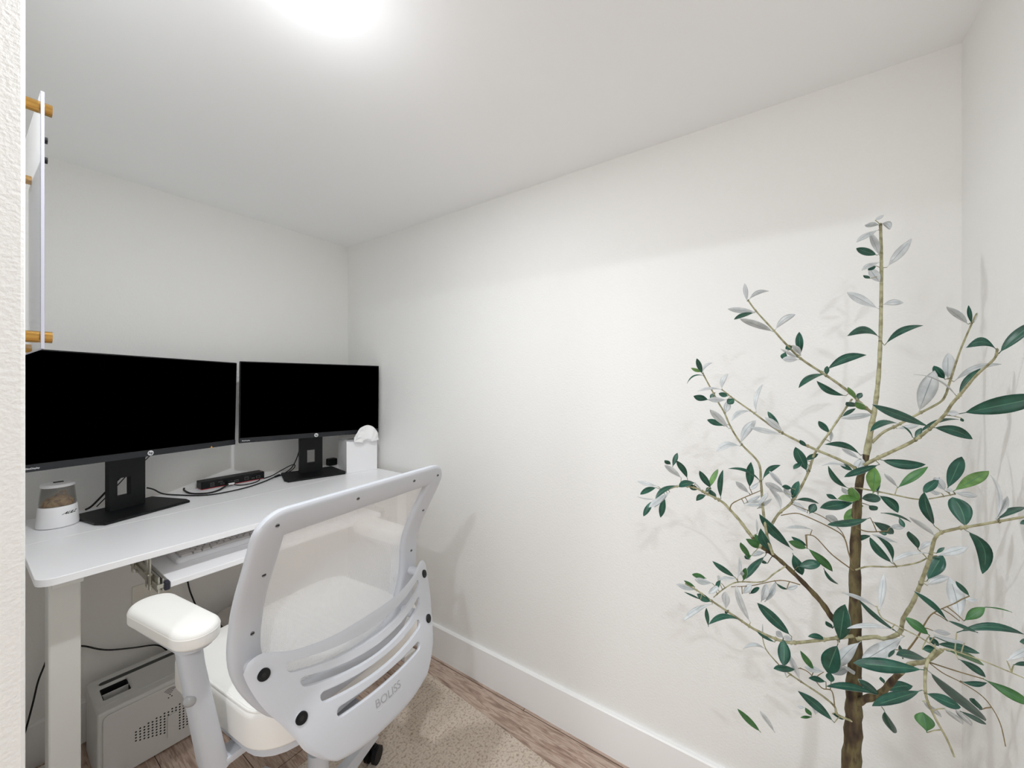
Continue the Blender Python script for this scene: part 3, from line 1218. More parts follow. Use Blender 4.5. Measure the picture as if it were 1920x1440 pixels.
# arm that carries the back, under the seat
g = nb()
P = catmull([(0, -.105, .60), (0, -.095, .545), (0, -.05, .515), (0, .05, .503), (0, .18, .50)], 6)
prev = None
for p in P:
    ring = [g.verts.new((p.x + dx, p.y + dy, p.z + dz)) for dx, dy, dz in ((-.035, -.006, -.006), (.035, -.006, -.006), (.035, .006, .006), (-.035, .006, .006))]
    if prev:
        for j in range(4):
            g.faces.new((prev[j], prev[(j + 1) % 4], ring[(j + 1) % 4], ring[j]))
    else:
        g.faces.new(ring[::-1])
    prev = ring
g.faces.new(prev)
bmesh.ops.scale(g, vec=(1, 1, 1), verts=g.verts)
obj('back_arm', g, 'chair', CH, True)


# seat
def cushion(bm, x0, x1, y0, y1, z0, z1, r, edge, n=10, dome=.0, wf=None):
    steps = []
    hgt = z1 - z0
    for i in range(7):
        a = PI / 2 * i / 6
        steps.append((edge * (1 - math.sin(a)), z0 + edge * .6 * (1 - math.cos(a))))
    steps = [(edge * (1 - math.sin(PI / 2 * i / 6)), z0 + edge * .6 * (1 - math.cos(PI / 2 * i / 6))) for i in range(7)]
    steps += [(0, z1 - edge)]
    steps += [(edge * (1 - math.cos(PI / 2 * i / 6)), z1 - edge + edge * math.sin(PI / 2 * i / 6)) for i in range(1, 7)]
    steps += [(edge + (min(x1 - x0, y1 - y0) / 2 - edge) * q, z1 + dome * (1 - (1 - q) ** 2)) for q in (.15, .35, .6, .85)]
    R_ = []
    for ins, z in steps:
        pts = rrect(x0 + ins, x1 - ins, y0 + ins, y1 - ins, min(max(r - ins * .9, .004), (x1 - x0) / 2 - ins - .0004, (y1 - y0) / 2 - ins - .0004), n)
        R_.append([bm.verts.new((x, y, z)) for x, y in pts])
    m_ = len(R_[0])
    for a, b in zip(R_, R_[1:]):
        for i in range(m_):
            bm.faces.new((a[i], a[(i + 1) % m_], b[(i + 1) % m_], b[i]))
    bm.faces.new(R_[0][::-1])
    bm.faces.new(R_[-1])
    return bm


SZ = .628
sx0, sx1, sy0, sy1 = -.195, .280, .02, .490
g = nb()
cushion(g, sx0, sx1, sy0, sy1, SZ - .085, SZ, .09, .018, dome=.006)
for v in g.verts:          # waterfall front, slightly dished
    v.co.z -= .022 * max(0, (v.co.y - .365) / .125) ** 2 if v.co.z > SZ - .05 else 0
o = obj('seat', g, 'chair_white', CH, True)
g = nb()
pp = rrect(sx0 + .006, sx1 - .006, sy0 + .006, sy1 - .006, .085, 12)
pp = [Vector((x, y, SZ - .0045 - .022 * max(0, (y - .365) / .125) ** 2)) for x, y in pp]
tube(g, pp + [pp[0]], .0028, 8)
obj('seat_piping', g, 'chair_white', CH, True)
g = nb()
prism(g, rrect(sx0 + .01, sx1 - .01, sy0 + .01, sy1 - .01, .08), SZ - .100, SZ - .0845)
obj('seat_shell', g, 'chair', CH, True)

# arm rests
for s in (-1, 1):
    cxp = .040 + s * (.300 if s < 0 else .270)
    AZ = .036
    place = Matrix.Translation((cxp + .004, .255, AZ)) @ Matrix.Rotation(math.radians(-3 * s), 4, 'Z')


    def taper(x, y):
        k_ = (y + .128) / .256
        return x * (.90 + .22 * k_ - .14 * k_ * k_)


    g = nb()
    cushion(g, -.043, .043, -.128, .128, .744, .782, .0425, .014, dome=.003)
    for v in g.verts:      # narrower at the rear, as in a rounded wedge
        v.co.x = taper(v.co.x, v.co.y)
    g.transform(place)
    pad = obj('armrest_pad', g, 'chair_white', CH, True)
    g = nb()
    pp = [Vector((taper(x, y), y, .769)) for x, y in rrect(-.0417, .0417, -.1267, .1267, .041, 12)]
    tube(g, pp + [pp[0]], .0016, 6)
    g.transform(place)
    obj('piping', g, 'chair_white', pad, True)
    g = nb()
    prism(g, rrect(-.031, .031, -.110, .100, .028), .735, .7445)
    g.transform(place)
    obj('pad_plate', g, 'chair', CH, True)
    g = nb()
    prev = None
    yb = .175
    for (x, y, z, hx, hy) in ((cxp, yb + .004, .772, .020, .022), (cxp - s * .004, yb, .73, .0195, .021), (cxp - s * .014, yb - .004, .66, .020, .022), (cxp - s * .025, yb - .006, .59, .021, .024), (cxp - s * .036, yb - .006, .525, .022, .026), (cxp - s * .042, yb - .006, .500, .022, .026)):
        ring = []
        for i in range(20):
            a = 2 * PI * i / 20
            c, q = math.cos(a), math.sin(a)
            ring.append(g.verts.new((x + hx * abs(c) ** .6 * (1 if c > 0 else -1), y + hy * abs(q) ** .6 * (1 if q > 0 else -1), z)))
        if prev:
            for j in range(20):
                g.faces.new((prev[j], prev[(j + 1) % 20], ring[(j + 1) % 20], ring[j]))
        else:
            g.faces.new(ring)
        prev = ring
    g.faces.new(prev[::-1])
    obj('armrest_post', g, 'chair', CH, True)
    g = nb()
    x1 = cxp - s * .042
    box(g, min(x1, .045), max(x1, .045), yb - .03, yb + .014, .500, .516, .003)
    obj('armrest_bracket', g, 'chair', CH, True)
    g = nb()
    kx, ky, kz = cxp - s * .012 - .017, yb - .018, .674
    lathe(g, [(.0110, 0), (.0112, .003), (.0090, .0065), (.0038, .0090), (.0005, .0094)], 20)
    g.transform(Matrix.Translation((kx, ky + .002, kz)) @ Matrix.Rotation(math.radians(-42), 4, 'Z') @ Matrix.Rotation(PI / 2, 4, 'X'))
    o = obj('adjust_button', g, principled('button_grey', srgb(165, 167, 168), .25), CH, True)

# mechanism, gas column, star base, castors
g = nb()
box(g, -.07, .16, .09, .33, .485, .528, .01)
obj('seat_mechanism', g, 'black', CH)
ccx, ccy = .045, .21
g = nb()
cyl(g, (.155, .30, .505), (.34, .31, .495), .005, n=12)
box(g, .31, .36, .295, .325, .489, .501, .003)
obj('height_lever', g, 'black', CH, True)
g = nb()
cyl(g, (ccx, ccy, .12), (ccx, ccy, .30), .026, n=24)
cyl(g, (ccx, ccy, .30), (ccx, ccy, .486), .016, n=24)
obj('gas_column', g, 'chair', CH, True)
g = nb()
cyl(g, (ccx, ccy, .10), (ccx, ccy, .155), .040, .034, n=28)
obj('base_hub', g, 'chair', CH, True)
for i in range(5):
    a = 2 * PI * i / 5 + .3
    g = nb()
    dx, dy = math.cos(a), math.sin(a)
    prev = None
    for t_ in range(7):
        q = t_ / 6
        rr_ = .03 + .25 * q
        wd_ = .024 - .010 * q
        zz = .142 - .045 * q ** 1.3
        hh = .020 - .008 * q
        c = Vector((ccx + dx * rr_, ccy + dy * rr_, zz))
        px_ = Vector((-dy, dx, 0)) * wd_
        ring = [g.verts.new(c + px_ + Vector((0, 0, -hh))), g.verts.new(c - px_ + Vector((0, 0, -hh))), g.verts.new(c - px_ * .7 + Vector((0, 0, hh))), g.verts.new(c + px_ * .7 + Vector((0, 0, hh)))]
        if prev:
            for j in range(4):
                g.faces.new((prev[j], prev[(j + 1) % 4], ring[(j + 1) % 4], ring[j]))
        else:
            g.faces.new(ring[::-1])
        prev = ring
    g.faces.new(prev)
    obj('base_leg', g, 'chair', CH, True)
    c = Vector((ccx + dx * .27, ccy + dy * .27, 0))
    g = nb()
    cyl(g, (c.x, c.y, .06), (c.x, c.y, .09), .006, n=12)
    off = Vector((-dy, dx, 0))
    for s in (-1, 1):
        c2 = c + off * s * .014
        cyl(g, c2 + off * s * -.007 + Vector((0, 0, .0355)), c2 + off * s * .007 + Vector((0, 0, .0355)), .026, n=24)
    box(g, c.x - .012, c.x + .012, c.y - .012, c.y + .012, .035, .066, .004)
    obj('castor', g, 'black', CH, True)

# ------------------------------------------------------------------ acrylic board on the short left wall
T = thing('acrylic_board', 'clear acrylic board on gold standoffs, seen edge-on on the left wall above the left monitor', 'wall board', (WX, 1.07, 1.55))
ax0, ax1 = .0745, .0785
g = nb()
box(g, ax0 - WX, ax1 - WX, -.19, .19, 1.350 - 1.55, 1.722 - 1.55, .0008)
for f in g.faces:
    f.normal_update()
    f.material_index = 0 if abs(f.normal.x) > .8 else 1
obj('acrylic_sheet', g, ['acrylic', 'acrylic_edge'], T)
for y in (-.172, .172):
    for z in (1.368, 1.705):
        z -= 1.55
        g = nb()
        cyl(g, (.0003, y, z), (ax0 - WX - .0002, y, z), .0085, n=24)
        cyl(g, (ax0 - WX - .0004, y, z), (ax1 - WX + .0012, y, z), .0035, n=16)
        cyl(g, (ax1 - WX + .0004, y, z), (ax1 - WX + .0085, y, z), .0085, n=24)
        bmesh.ops.remove_doubles(g, verts=g.verts, dist=1e-6)
        o = obj('standoff', g, 'gold', T, True)
        o['label'] = 'gold metal standoff'
for z in (1.654, 1.625):
    z -= 1.55
    g = nb()
    cyl(g, (ax1 - WX + .0001, -.185, z), (ax1 - WX + .003, -.185, z), .0045, n=16)
    obj('magnet', g, 'dark', T)

# olive tree: branch points (x, y, z, radius) and leaves (base, bend, tip, width, kind) in millimetres
BRANCHES = [
 ((1002,-108,636,13.4), (1006,-109,696,12.4), (1013,-112,796,10.2), (1018,-112,899,9.2), (1025,-114,1002,8.0), (1034,-120,1096,6.1), (1043,-130,1143,5.5), (1054,-141,1212,4.7), (1061,-147,1249,4.0), (1067,-153,1308,3.5), (1074,-157,1383,3.1), (1079,-159,1470,2.8), (1084,-160,1546,2.7), (1086,-159,1621,2.5)),
 ((1003,-110,675,8.3), (992,-122,699,7.7), (974,-142,730,6.8), (943,-157,786,5.7), (917,-170,829,4.8), (896,-185,854,4.0), (869,-196,891,3.3)),
 ((1005,-113,803,4.7), (1003,-139,818,4.4), (1001,-153,821,4.3), (997,-172,842,4.1), (982,-174,875,3.9), (969,-183,911,3.7), (955,-188,944,3.5), (939,-192,979,3.3), (922,-195,1013,3.1), (899,-197,1056,2.8), (891,-212,1072,2.7), (879,-234,1087,2.4), (866,-253,1101,2.2), (849,-273,1117,1.9)),
 ((989,-106,815,4.1), (967,-61,803,3.7), (944,-15,792,3.4), (932,9,794,3.2), (914,47,809,2.9), (900,78,829,2.6), (880,122,859,2.2), (868,148,878,1.9), (858,168,890,1.7)),
 ((1015,-109,794,7.3), (1012,-78,827,6.8), (1011,-60,854,6.4), (1008,-31,886,5.9), (1002,-2,915,5.4), (997,21,935,5.0), (991,46,952,4.7), (987,67,978,4.3), (985,82,999,4.0), (981,100,1020,3.6), (978,116,1036,3.4), (967,148,1053,2.9), (959,170,1063,2.6), (947,202,1063,2.2), (937,230,1049,1.8)),
 ((973,21,944,3.5), (974,30,973,3.4), (978,37,1017,3.2), (983,40,1048,3.1), (990,43,1089,2.9), (995,48,1128,2.7), (985,78,1165,2.5), (979,98,1201,2.3), (978,111,1234,2.2), (975,122,1255,2.1), (972,134,1281,2.0), (968,150,1315,1.8)),
 ((981,44,953,3.4), (991,27,992,3.2), (999,12,1023,3.1), (1013,-12,1050,3.0), (1026,-37,1106,2.8), (1031,-49,1149,2.7), (1038,-61,1172,2.6), (1046,-77,1200,2.5), (1061,-103,1248,2.3), (1067,-113,1266,2.2)),
 ((1065,-146,1236,3.4), (1060,-126,1257,3.3), (1056,-112,1275,3.2), (1050,-92,1295,3.0), (1042,-69,1315,2.9), (1028,-27,1350,2.6), (1020,0,1383,2.4), (1015,20,1411,2.2), (1005,53,1456,1.9), (1002,67,1480,1.8)),
 ((1029,-120,1122,3.7), (1027,-107,1135,3.6), (1020,-81,1149,3.3), (1013,-52,1162,3.1), (1006,-28,1175,2.9), (997,5,1194,2.6), (991,28,1211,2.4), (983,62,1240,2.1), (975,92,1264,1.8), (969,114,1284,1.6)),
 ((1028,-127,1138,4.2), (1018,-146,1156,3.9), (995,-186,1192,3.4), (976,-206,1220,3.1), (956,-219,1246,2.8), (940,-224,1266,2.7), (924,-231,1285,2.5), (899,-239,1311,2.2), (870,-249,1335,1.9), (856,-248,1348,1.8)),
 ((1050,-141,1180,3.2), (1048,-157,1202,3.0), (1049,-177,1217,2.8), (1049,-204,1239,2.6), (1049,-234,1263,2.3), (1045,-241,1278,2.2), (1040,-243,1292,2.1), (1032,-246,1314,2.0), (1015,-251,1354,1.7), (997,-259,1396,1.5), (989,-264,1417,1.3)),
 ((1015,-118,1094,1.9), (1008,-145,1093,1.7), (1001,-166,1092,1.6), (989,-196,1092,1.4), (978,-219,1103,1.2), (968,-234,1113,1.1)),
 ((1005,-113,1018,1.4), (1008,-131,1014,1.3), (1012,-158,1020,1.0)),
 ((998,-111,939,2.0), (994,-128,952,1.8), (986,-159,963,1.7), (976,-188,981,1.5), (969,-201,996,1.4)),
 ((1009,-109,933,1.6), (999,-76,959,1.4), (993,-49,990,1.2), (986,-33,993,1.1)),
 ((947,-134,900,1.1), (931,-138,890,1.2), (915,-156,889,1.2), (894,-176,891,1.2), (873,-190,891,1.2), (867,-194,891,1.2)),
 ((921,-167,847,1.6), (910,-178,882,1.4), (897,-185,916,1.2), (889,-192,937,1.1), (879,-212,963,0.8)),
 ((869,-196,891,1.3), (865,-204,897,1.3), (847,-233,902,1.1), (817,-262,908,0.8)),
 ((899,-188,852,1.3), (880,-214,860,1.1), (860,-236,870,0.9)),
 ((899,-188,852,1.0), (897,-204,842,1.0), (896,-222,837,0.9), (894,-242,828,0.9), (888,-252,817,0.8), (879,-258,801,0.8), (863,-258,781,0.8)),
 ((994,-106,648,2.7), (985,-83,656,2.5), (985,-78,670,2.4), (979,-58,686,2.2), (967,-25,706,1.9), (957,0,723,1.6), (952,16,738,1.5), (947,33,760,1.3), (948,39,784,1.1)),
 ((977,-78,673,1.3), (983,-74,699,1.3), (977,-58,702,1.2), (973,-39,725,1.1), (969,-25,731,1.1)),
 ((976,0,925,1.7), (960,19,911,1.7), (944,39,895,1.6), (913,79,896,1.5), (896,100,885,1.4), (880,119,867,1.3)),
 ((974,-24,895,1.3), (960,9,900,1.2), (939,57,884,1.0), (923,92,878,0.9)),
 ((994,8,1022,1.2), (1002,-17,1029,1.3), (1009,-36,1024,1.3), (1020,-77,1005,1.4), (1024,-96,990,1.4), (1019,-103,961,1.4), (1015,-109,939,1.5)),
 ((1007,-10,1046,1.0), (1010,-44,1035,1.0), (1011,-64,1027,1.0), (1010,-87,1010,1.0), (1006,-96,995,0.9)),
 ((979,100,1020,1.5), (979,96,1034,1.4), (988,79,1046,1.3), (996,63,1055,1.2), (1005,45,1065,1.0)),
 ((878,-192,885,2.7), (859,-178,868,2.5), (840,-173,833,2.1), (833,-180,809,1.9), (827,-192,784,1.6), (821,-198,766,1.4)),
]
LEAVES = {
 0: [(1080,-150,1631,1081,-156,1635,1086,-164,1641,7.2,'s'),(1086,-158,1622,1066,-144,1618,1051,-131,1616,11.5,'s'),(1088,-161,1625,1091,-173,1626,1089,-174,1610,11.5,'s'),(1083,-155,1611,1049,-132,1598,1030,-116,1579,14.4,'s'),(1082,-157,1558,1062,-147,1578,1047,-138,1599,14.3,'s'),(1079,-153,1559,1057,-134,1563,1046,-117,1571,14.3,'g'),(1082,-157,1544,1057,-139,1540,1041,-125,1524,11.4,'s'),(1077,-151,1537,1069,-144,1532,1066,-137,1528,8.6,'g'),(1080,-158,1502,1074,-149,1516,1077,-141,1533,17.1,'s'),(1068,-141,1511,1061,-135,1514,1056,-129,1517,7.1,'g'),(1089,-169,1534,1083,-186,1558,1100,-207,1588,17.2,'s'),(1076,-155,1449,1071,-130,1468,1069,-105,1488,17.1,'s'),(1080,-161,1457,1081,-176,1464,1086,-193,1459,12.8,'s'),(1073,-156,1390,1039,-129,1418,1013,-100,1392,15.6,'g'),(1079,-164,1375,1093,-188,1412,1125,-228,1415,14.2,'g'),(1061,-148,1237,1041,-120,1232,1025,-92,1228,11.9,'s'),(1039,-123,1155,1009,-97,1186,996,-64,1177,11.8,'g'),(1037,-121,1148,1028,-106,1158,1029,-93,1167,9.4,'s'),(1041,-126,1151,1031,-121,1139,1025,-116,1126,18.9,'s'),(1030,-116,1061,1023,-112,1077,1017,-107,1094,21.2,'l'),(1029,-114,1062,986,-83,1062,949,-54,1061,20.0,'g'),(1034,-122,1069,1009,-103,1072,994,-84,1072,16.5,'l'),(1008,-85,1068,1005,-76,1072,1005,-67,1076,9.4,'g'),(1035,-126,1055,1027,-111,1040,1032,-97,1022,21.1,'l'),(1034,-122,1069,1052,-139,1069,1074,-157,1067,18.8,'g'),(1042,-135,1057,1045,-142,1053,1053,-149,1047,14.1,'g'),(1021,-110,981,1024,-120,997,1037,-137,998,10.5,'g'),(1019,-108,976,1020,-110,972,1021,-113,968,4.7,'g'),(1004,-103,745,994,-89,739,984,-74,733,13.9,'s'),(1016,-122,725,993,-106,743,974,-91,760,6.9,'s')],
 1: [(974,-142,726,956,-104,743,944,-63,728,13.7,'g'),(896,-186,857,869,-164,873,846,-142,875,17.1,'g'),(967,-146,742,978,-166,755,993,-188,753,17.2,'g'),(975,-143,727,950,-124,750,941,-108,763,13.0,'g'),(978,-148,701,985,-156,679,1004,-165,649,20.6,'g'),(956,-145,762,952,-142,769,953,-140,774,7.4,'g')],
 2: [(886,-225,1076,910,-260,1056,914,-250,1005,17.1,'g'),(953,-198,962,957,-208,985,969,-220,1006,28.2,'g'),(853,-279,1112,848,-272,1109,849,-267,1105,6.6,'g'),(892,-194,1073,871,-179,1101,869,-178,1130,18.8,'g'),(898,-196,1056,874,-177,1074,851,-158,1092,11.3,'s'),(886,-225,1078,894,-227,1105,900,-215,1121,25.3,'g'),(863,-249,1104,860,-257,1140,856,-242,1168,6.0,'s'),(864,-249,1104,861,-256,1121,867,-261,1138,8.6,'s'),(865,-251,1103,881,-268,1116,903,-289,1118,12.0,'g'),(922,-203,1018,923,-221,1029,932,-240,1038,12.6,'s'),(921,-202,1022,918,-206,1029,920,-211,1034,4.8,'g'),(913,-191,1022,883,-162,1032,866,-141,1013,6.2,'s'),(1006,-120,801,991,-95,780,990,-80,741,20.6,'s'),(1001,-179,835,974,-146,814,967,-116,782,23.9,'s'),(997,-173,839,963,-136,870,949,-110,904,9.8,'g'),(952,-198,955,948,-208,974,954,-224,976,12.1,'s')],
 3: [(879,132,902,867,143,908,858,155,912,10.8,'m'),(867,151,884,852,159,895,842,167,903,6.0,'m'),(867,150,878,849,164,887,834,179,895,10.8,'s'),(869,141,861,849,152,874,836,165,883,3.4,'g'),(879,123,857,872,135,864,871,148,869,14.4,'g'),(880,121,853,849,149,854,831,165,829,12.0,'s'),(874,127,808,865,128,831,862,129,851,8.4,'g'),(902,73,825,866,100,854,842,122,831,10.6,'g'),(891,98,844,881,97,867,880,98,885,15.5,'s'),(895,93,843,893,97,839,894,100,835,5.9,'g'),(911,57,823,889,76,861,888,80,899,13.0,'s'),(942,-10,803,921,18,837,918,46,862,19.7,'g'),(969,-64,803,959,-51,812,955,-36,806,10.3,'g'),(978,-85,800,959,-87,847,952,-91,888,29.6,'g'),(977,-83,798,971,-74,770,980,-67,734,31.9,'g'),(943,-12,796,937,-4,800,935,3,802,9.3,'s'),(935,3,800,928,9,807,922,15,814,11.6,'s'),(935,4,800,923,0,780,912,3,758,22.1,'g'),(929,17,789,920,32,796,912,46,808,5.8,'g')],
 4: [(990,35,932,954,54,919,936,67,896,18.1,'g'),(1012,-12,942,1013,-20,921,1028,-29,894,20.2,'g'),(950,194,1083,937,209,1098,929,225,1112,14.8,'s'),(956,182,1081,938,186,1108,920,197,1127,16.1,'g'),(941,211,1107,943,206,1124,949,202,1139,10.8,'g'),(939,214,1113,929,219,1119,923,224,1124,10.8,'g'),(930,240,1061,915,260,1067,911,282,1071,9.5,'s'),(928,243,1058,907,257,1058,891,269,1047,12.2,'g'),(923,249,1032,902,261,1034,888,274,1042,2.2,'s'),(948,201,1065,921,226,1064,904,239,1039,13.5,'g'),(923,249,1029,910,256,1013,906,266,994,15.0,'g'),(939,227,1040,940,232,1014,944,238,986,15.0,'g'),(940,222,1046,913,235,1034,898,252,1019,13.6,'s'),(941,217,1049,927,231,1033,921,246,1014,6.8,'s'),(962,166,1073,942,182,1078,924,194,1068,17.4,'g'),(955,180,1071,961,172,1064,969,165,1056,14.7,'g'),(972,136,1063,948,145,1087,937,154,1107,14.6,'g'),(972,141,1063,974,132,1085,987,124,1105,13.3,'l'),(977,117,1042,952,119,1079,951,110,1112,11.8,'g'),(974,126,1045,962,131,1055,956,136,1065,14.5,'g'),(966,145,1048,956,156,1047,951,163,1036,13.2,'g'),(967,147,1055,969,142,1059,975,137,1063,10.6,'g'),(966,152,1054,957,159,1066,948,166,1077,3.2,'s'),(1013,-13,948,985,19,985,968,45,1025,21.2,'g'),(998,20,938,971,38,964,957,42,999,21.3,'g'),(991,41,945,971,54,960,952,68,973,15.2,'m'),(993,35,937,982,48,942,974,59,932,12.6,'s'),(993,50,975,988,50,992,987,51,1007,4.6,'s'),(990,31,917,989,38,918,988,45,920,6.3,'g'),(1012,-21,916,1007,-40,926,1014,-59,932,19.8,'g'),(1006,-77,810,1000,-71,819,998,-66,825,10.6,'g')],
 5: [(966,153,1319,954,157,1336,946,161,1353,11.1,'g'),(967,152,1323,967,151,1342,981,135,1344,7.0,'s'),(967,151,1315,952,172,1322,946,181,1297,3.2,'g'),(965,155,1323,952,163,1327,942,172,1332,7.9,'l'),(965,140,1261,952,153,1266,942,167,1270,15.6,'g'),(974,128,1277,972,133,1271,972,138,1264,9.4,'g'),(980,108,1232,981,106,1246,986,105,1260,15.7,'s'),(977,101,1198,954,117,1220,940,134,1241,15.6,'s'),(972,110,1204,957,125,1212,950,141,1218,13.0,'g'),(983,80,1165,975,75,1199,983,52,1219,19.3,'s'),(983,81,1161,966,106,1174,962,125,1148,15.5,'s'),(990,43,1087,965,64,1123,950,100,1116,6.3,'g'),(992,40,1092,1004,32,1117,1027,9,1121,11.4,'g'),(987,47,1087,977,54,1080,968,60,1074,8.9,'s'),(983,38,1041,965,55,1043,954,71,1043,6.3,'s'),(974,49,1034,986,36,1043,1006,24,1051,7.5,'s'),(976,49,1039,973,39,1055,975,30,1070,8.8,'s')],
 6: [(1046,-76,1194,1044,-66,1207,1044,-57,1219,13.3,'g'),(1057,-96,1229,1051,-106,1239,1055,-117,1247,8.6,'g'),(1048,-77,1176,1048,-78,1187,1049,-79,1198,7.4,'s'),(1025,-37,1113,1010,-27,1141,1005,-17,1166,21.1,'g'),(1019,-29,1133,1009,-21,1127,1006,-14,1119,12.4,'g'),(1022,-33,1136,1027,-44,1144,1041,-56,1150,11.1,'g'),(1025,-36,1113,1030,-40,1120,1036,-43,1127,8.7,'s'),(1001,4,1080,991,16,1097,993,28,1112,12.4,'s'),(1003,1,1068,978,18,1081,963,34,1093,14.9,'s'),(1001,8,1030,1001,9,1059,992,28,1076,12.5,'s'),(1012,-11,1054,1013,-17,1074,1018,-23,1093,17.4,'g'),(1011,-11,1078,1000,-3,1081,992,6,1083,10.0,'g'),(1010,-9,1055,1009,-4,1066,1007,2,1077,12.5,'s'),(969,61,925,957,69,946,948,77,965,15.1,'m'),(982,43,953,980,47,966,981,52,977,12.5,'m'),(968,63,925,964,67,930,960,71,934,7.5,'g'),(1016,-17,1053,1034,-38,1056,1058,-58,1042,8.7,'g'),(971,59,933,965,65,933,961,70,934,10.0,'m')],
 7: [(1000,69,1477,993,71,1496,989,73,1515,9.3,'s'),(1002,66,1480,1013,53,1504,1032,30,1501,9.3,'s'),(1004,54,1454,984,78,1456,969,103,1460,12.3,'s'),(1004,55,1452,976,74,1447,956,90,1434,10.7,'g'),(1014,21,1409,969,49,1420,935,77,1432,18.2,'s'),(1016,18,1413,1010,6,1437,1014,-17,1443,13.6,'s'),(1030,-26,1357,1020,-25,1381,1022,-24,1406,17.9,'g'),(1028,-27,1357,1016,-20,1367,1007,-13,1378,13.4,'s'),(1025,-23,1348,1012,-9,1349,1008,5,1350,13.4,'s'),(1026,-12,1378,1021,-6,1375,1018,0,1371,11.4,'g'),(1017,0,1365,1019,2,1357,1021,5,1350,12.6,'g'),(1024,-22,1351,1018,-7,1361,1015,8,1371,7.4,'s'),(1043,-70,1317,1008,-40,1317,984,-22,1289,14.6,'g'),(1043,-70,1315,1038,-70,1325,1039,-71,1334,8.8,'g'),(1051,-102,1273,1017,-72,1277,1006,-52,1303,13.1,'g'),(1057,-119,1265,1044,-111,1278,1031,-103,1291,11.5,'l'),(1057,-119,1265,1057,-123,1272,1057,-127,1279,10.0,'g'),(1042,-68,1323,1051,-96,1357,1068,-135,1356,17.6,'g'),(1054,-119,1251,1041,-109,1256,1028,-100,1261,14.5,'g'),(1060,-133,1244,1046,-124,1253,1036,-115,1262,14.4,'l')],
 8: [(969,114,1284,966,118,1305,980,104,1319,10.8,'s'),(968,115,1284,943,136,1292,927,156,1281,6.8,'s'),(968,105,1262,948,121,1263,934,137,1263,12.3,'s'),(975,91,1265,969,97,1259,967,103,1253,15.3,'g'),(972,103,1270,967,111,1273,964,120,1276,10.8,'g'),(987,51,1236,993,59,1269,1019,41,1296,9.1,'s'),(1026,-110,1125,1011,-87,1148,1008,-60,1132,5.9,'s'),(1026,-110,1125,1018,-99,1132,1018,-88,1138,9.4,'g'),(983,62,1238,954,83,1244,942,93,1219,10.2,'s'),(998,4,1197,982,19,1213,976,35,1227,13.7,'s'),(998,8,1200,995,19,1219,999,31,1238,11.2,'g'),(996,7,1191,974,34,1199,961,62,1206,11.2,'s'),(1008,-35,1168,1002,-29,1175,1000,-25,1182,9.8,'g')],
 9: [(862,-251,1342,850,-264,1368,855,-285,1387,16.1,'g'),(953,-235,1249,920,-273,1267,913,-313,1282,27.3,'g'),(855,-247,1348,838,-229,1369,828,-211,1351,13.1,'g'),(927,-228,1280,925,-236,1306,936,-254,1323,10.2,'g'),(931,-226,1280,888,-199,1313,854,-163,1313,3.2,'s'),(977,-209,1222,922,-162,1243,881,-119,1264,15.5,'g'),(977,-209,1222,989,-237,1224,1000,-262,1204,17.5,'g'),(991,-192,1204,1008,-217,1239,1063,-262,1232,6.4,'g'),(990,-190,1201,991,-195,1210,995,-200,1219,8.5,'g'),(988,-187,1202,988,-184,1216,985,-173,1222,2.6,'g'),(952,-220,1251,947,-226,1250,950,-234,1250,9.9,'s'),(960,-239,1242,961,-240,1239,962,-242,1236,3.9,'g'),(1019,-148,1153,1013,-178,1144,1030,-212,1149,18.2,'g'),(1026,-149,1142,996,-120,1132,985,-93,1118,13.7,'g')],
 10: [(1052,-207,1242,1025,-212,1283,1017,-221,1322,26.3,'s'),(995,-256,1400,966,-237,1413,944,-219,1426,12.0,'s'),(995,-260,1401,987,-256,1416,985,-254,1431,6.7,'g'),(997,-263,1403,1001,-266,1412,1009,-270,1421,3.6,'s'),(1033,-241,1306,1036,-242,1330,1040,-243,1354,19.1,'s'),(1030,-237,1306,1026,-229,1318,1031,-223,1331,15.3,'g'),(1039,-250,1302,1034,-273,1336,1063,-313,1333,11.5,'s'),(1049,-177,1211,1049,-193,1215,1051,-208,1219,8.0,'s'),(1047,-180,1220,1018,-152,1232,1000,-132,1207,13.7,'g')],
 11: [(1009,-137,1087,1002,-138,1114,999,-139,1140,23.8,'l'),(1006,-143,1090,1007,-144,1105,1016,-146,1118,9.0,'g'),(1003,-101,1094,971,-75,1109,960,-67,1141,10.4,'g'),(1008,-144,1086,1012,-165,1082,1010,-172,1058,18.0,'g'),(995,-90,1096,999,-94,1089,1005,-99,1081,9.3,'s'),(1003,-169,1104,995,-188,1129,1005,-210,1149,16.5,'m'),(1003,-170,1107,987,-158,1121,981,-149,1133,7.7,'s'),(973,-226,1118,990,-239,1144,1017,-254,1170,19.2,'g'),(972,-217,1137,954,-204,1126,948,-193,1112,14.2,'g'),(970,-223,1116,967,-216,1127,966,-210,1138,14.1,'s'),(973,-219,1111,963,-210,1113,953,-202,1115,8.1,'s'),(966,-231,1117,988,-257,1133,1030,-289,1147,19.0,'l'),(968,-234,1115,964,-246,1115,971,-260,1113,9.0,'s'),(966,-231,1117,965,-227,1119,966,-224,1121,8.0,'s')],
 12: [(1013,-134,1040,971,-99,1031,934,-64,1035,17.1,'g'),(1008,-136,1035,1024,-155,1026,1045,-171,1007,17.0,'g'),(1009,-148,1053,1022,-173,1054,1048,-196,1034,4.5,'g'),(1025,-176,1046,1020,-178,1038,1019,-182,1030,7.8,'g'),(1015,-162,1027,1025,-173,1027,1041,-186,1026,10.1,'s'),(1023,-173,998,1008,-154,1006,994,-134,1014,6.7,'s'),(1012,-147,1014,1009,-152,1015,1011,-157,1014,6.8,'g')],
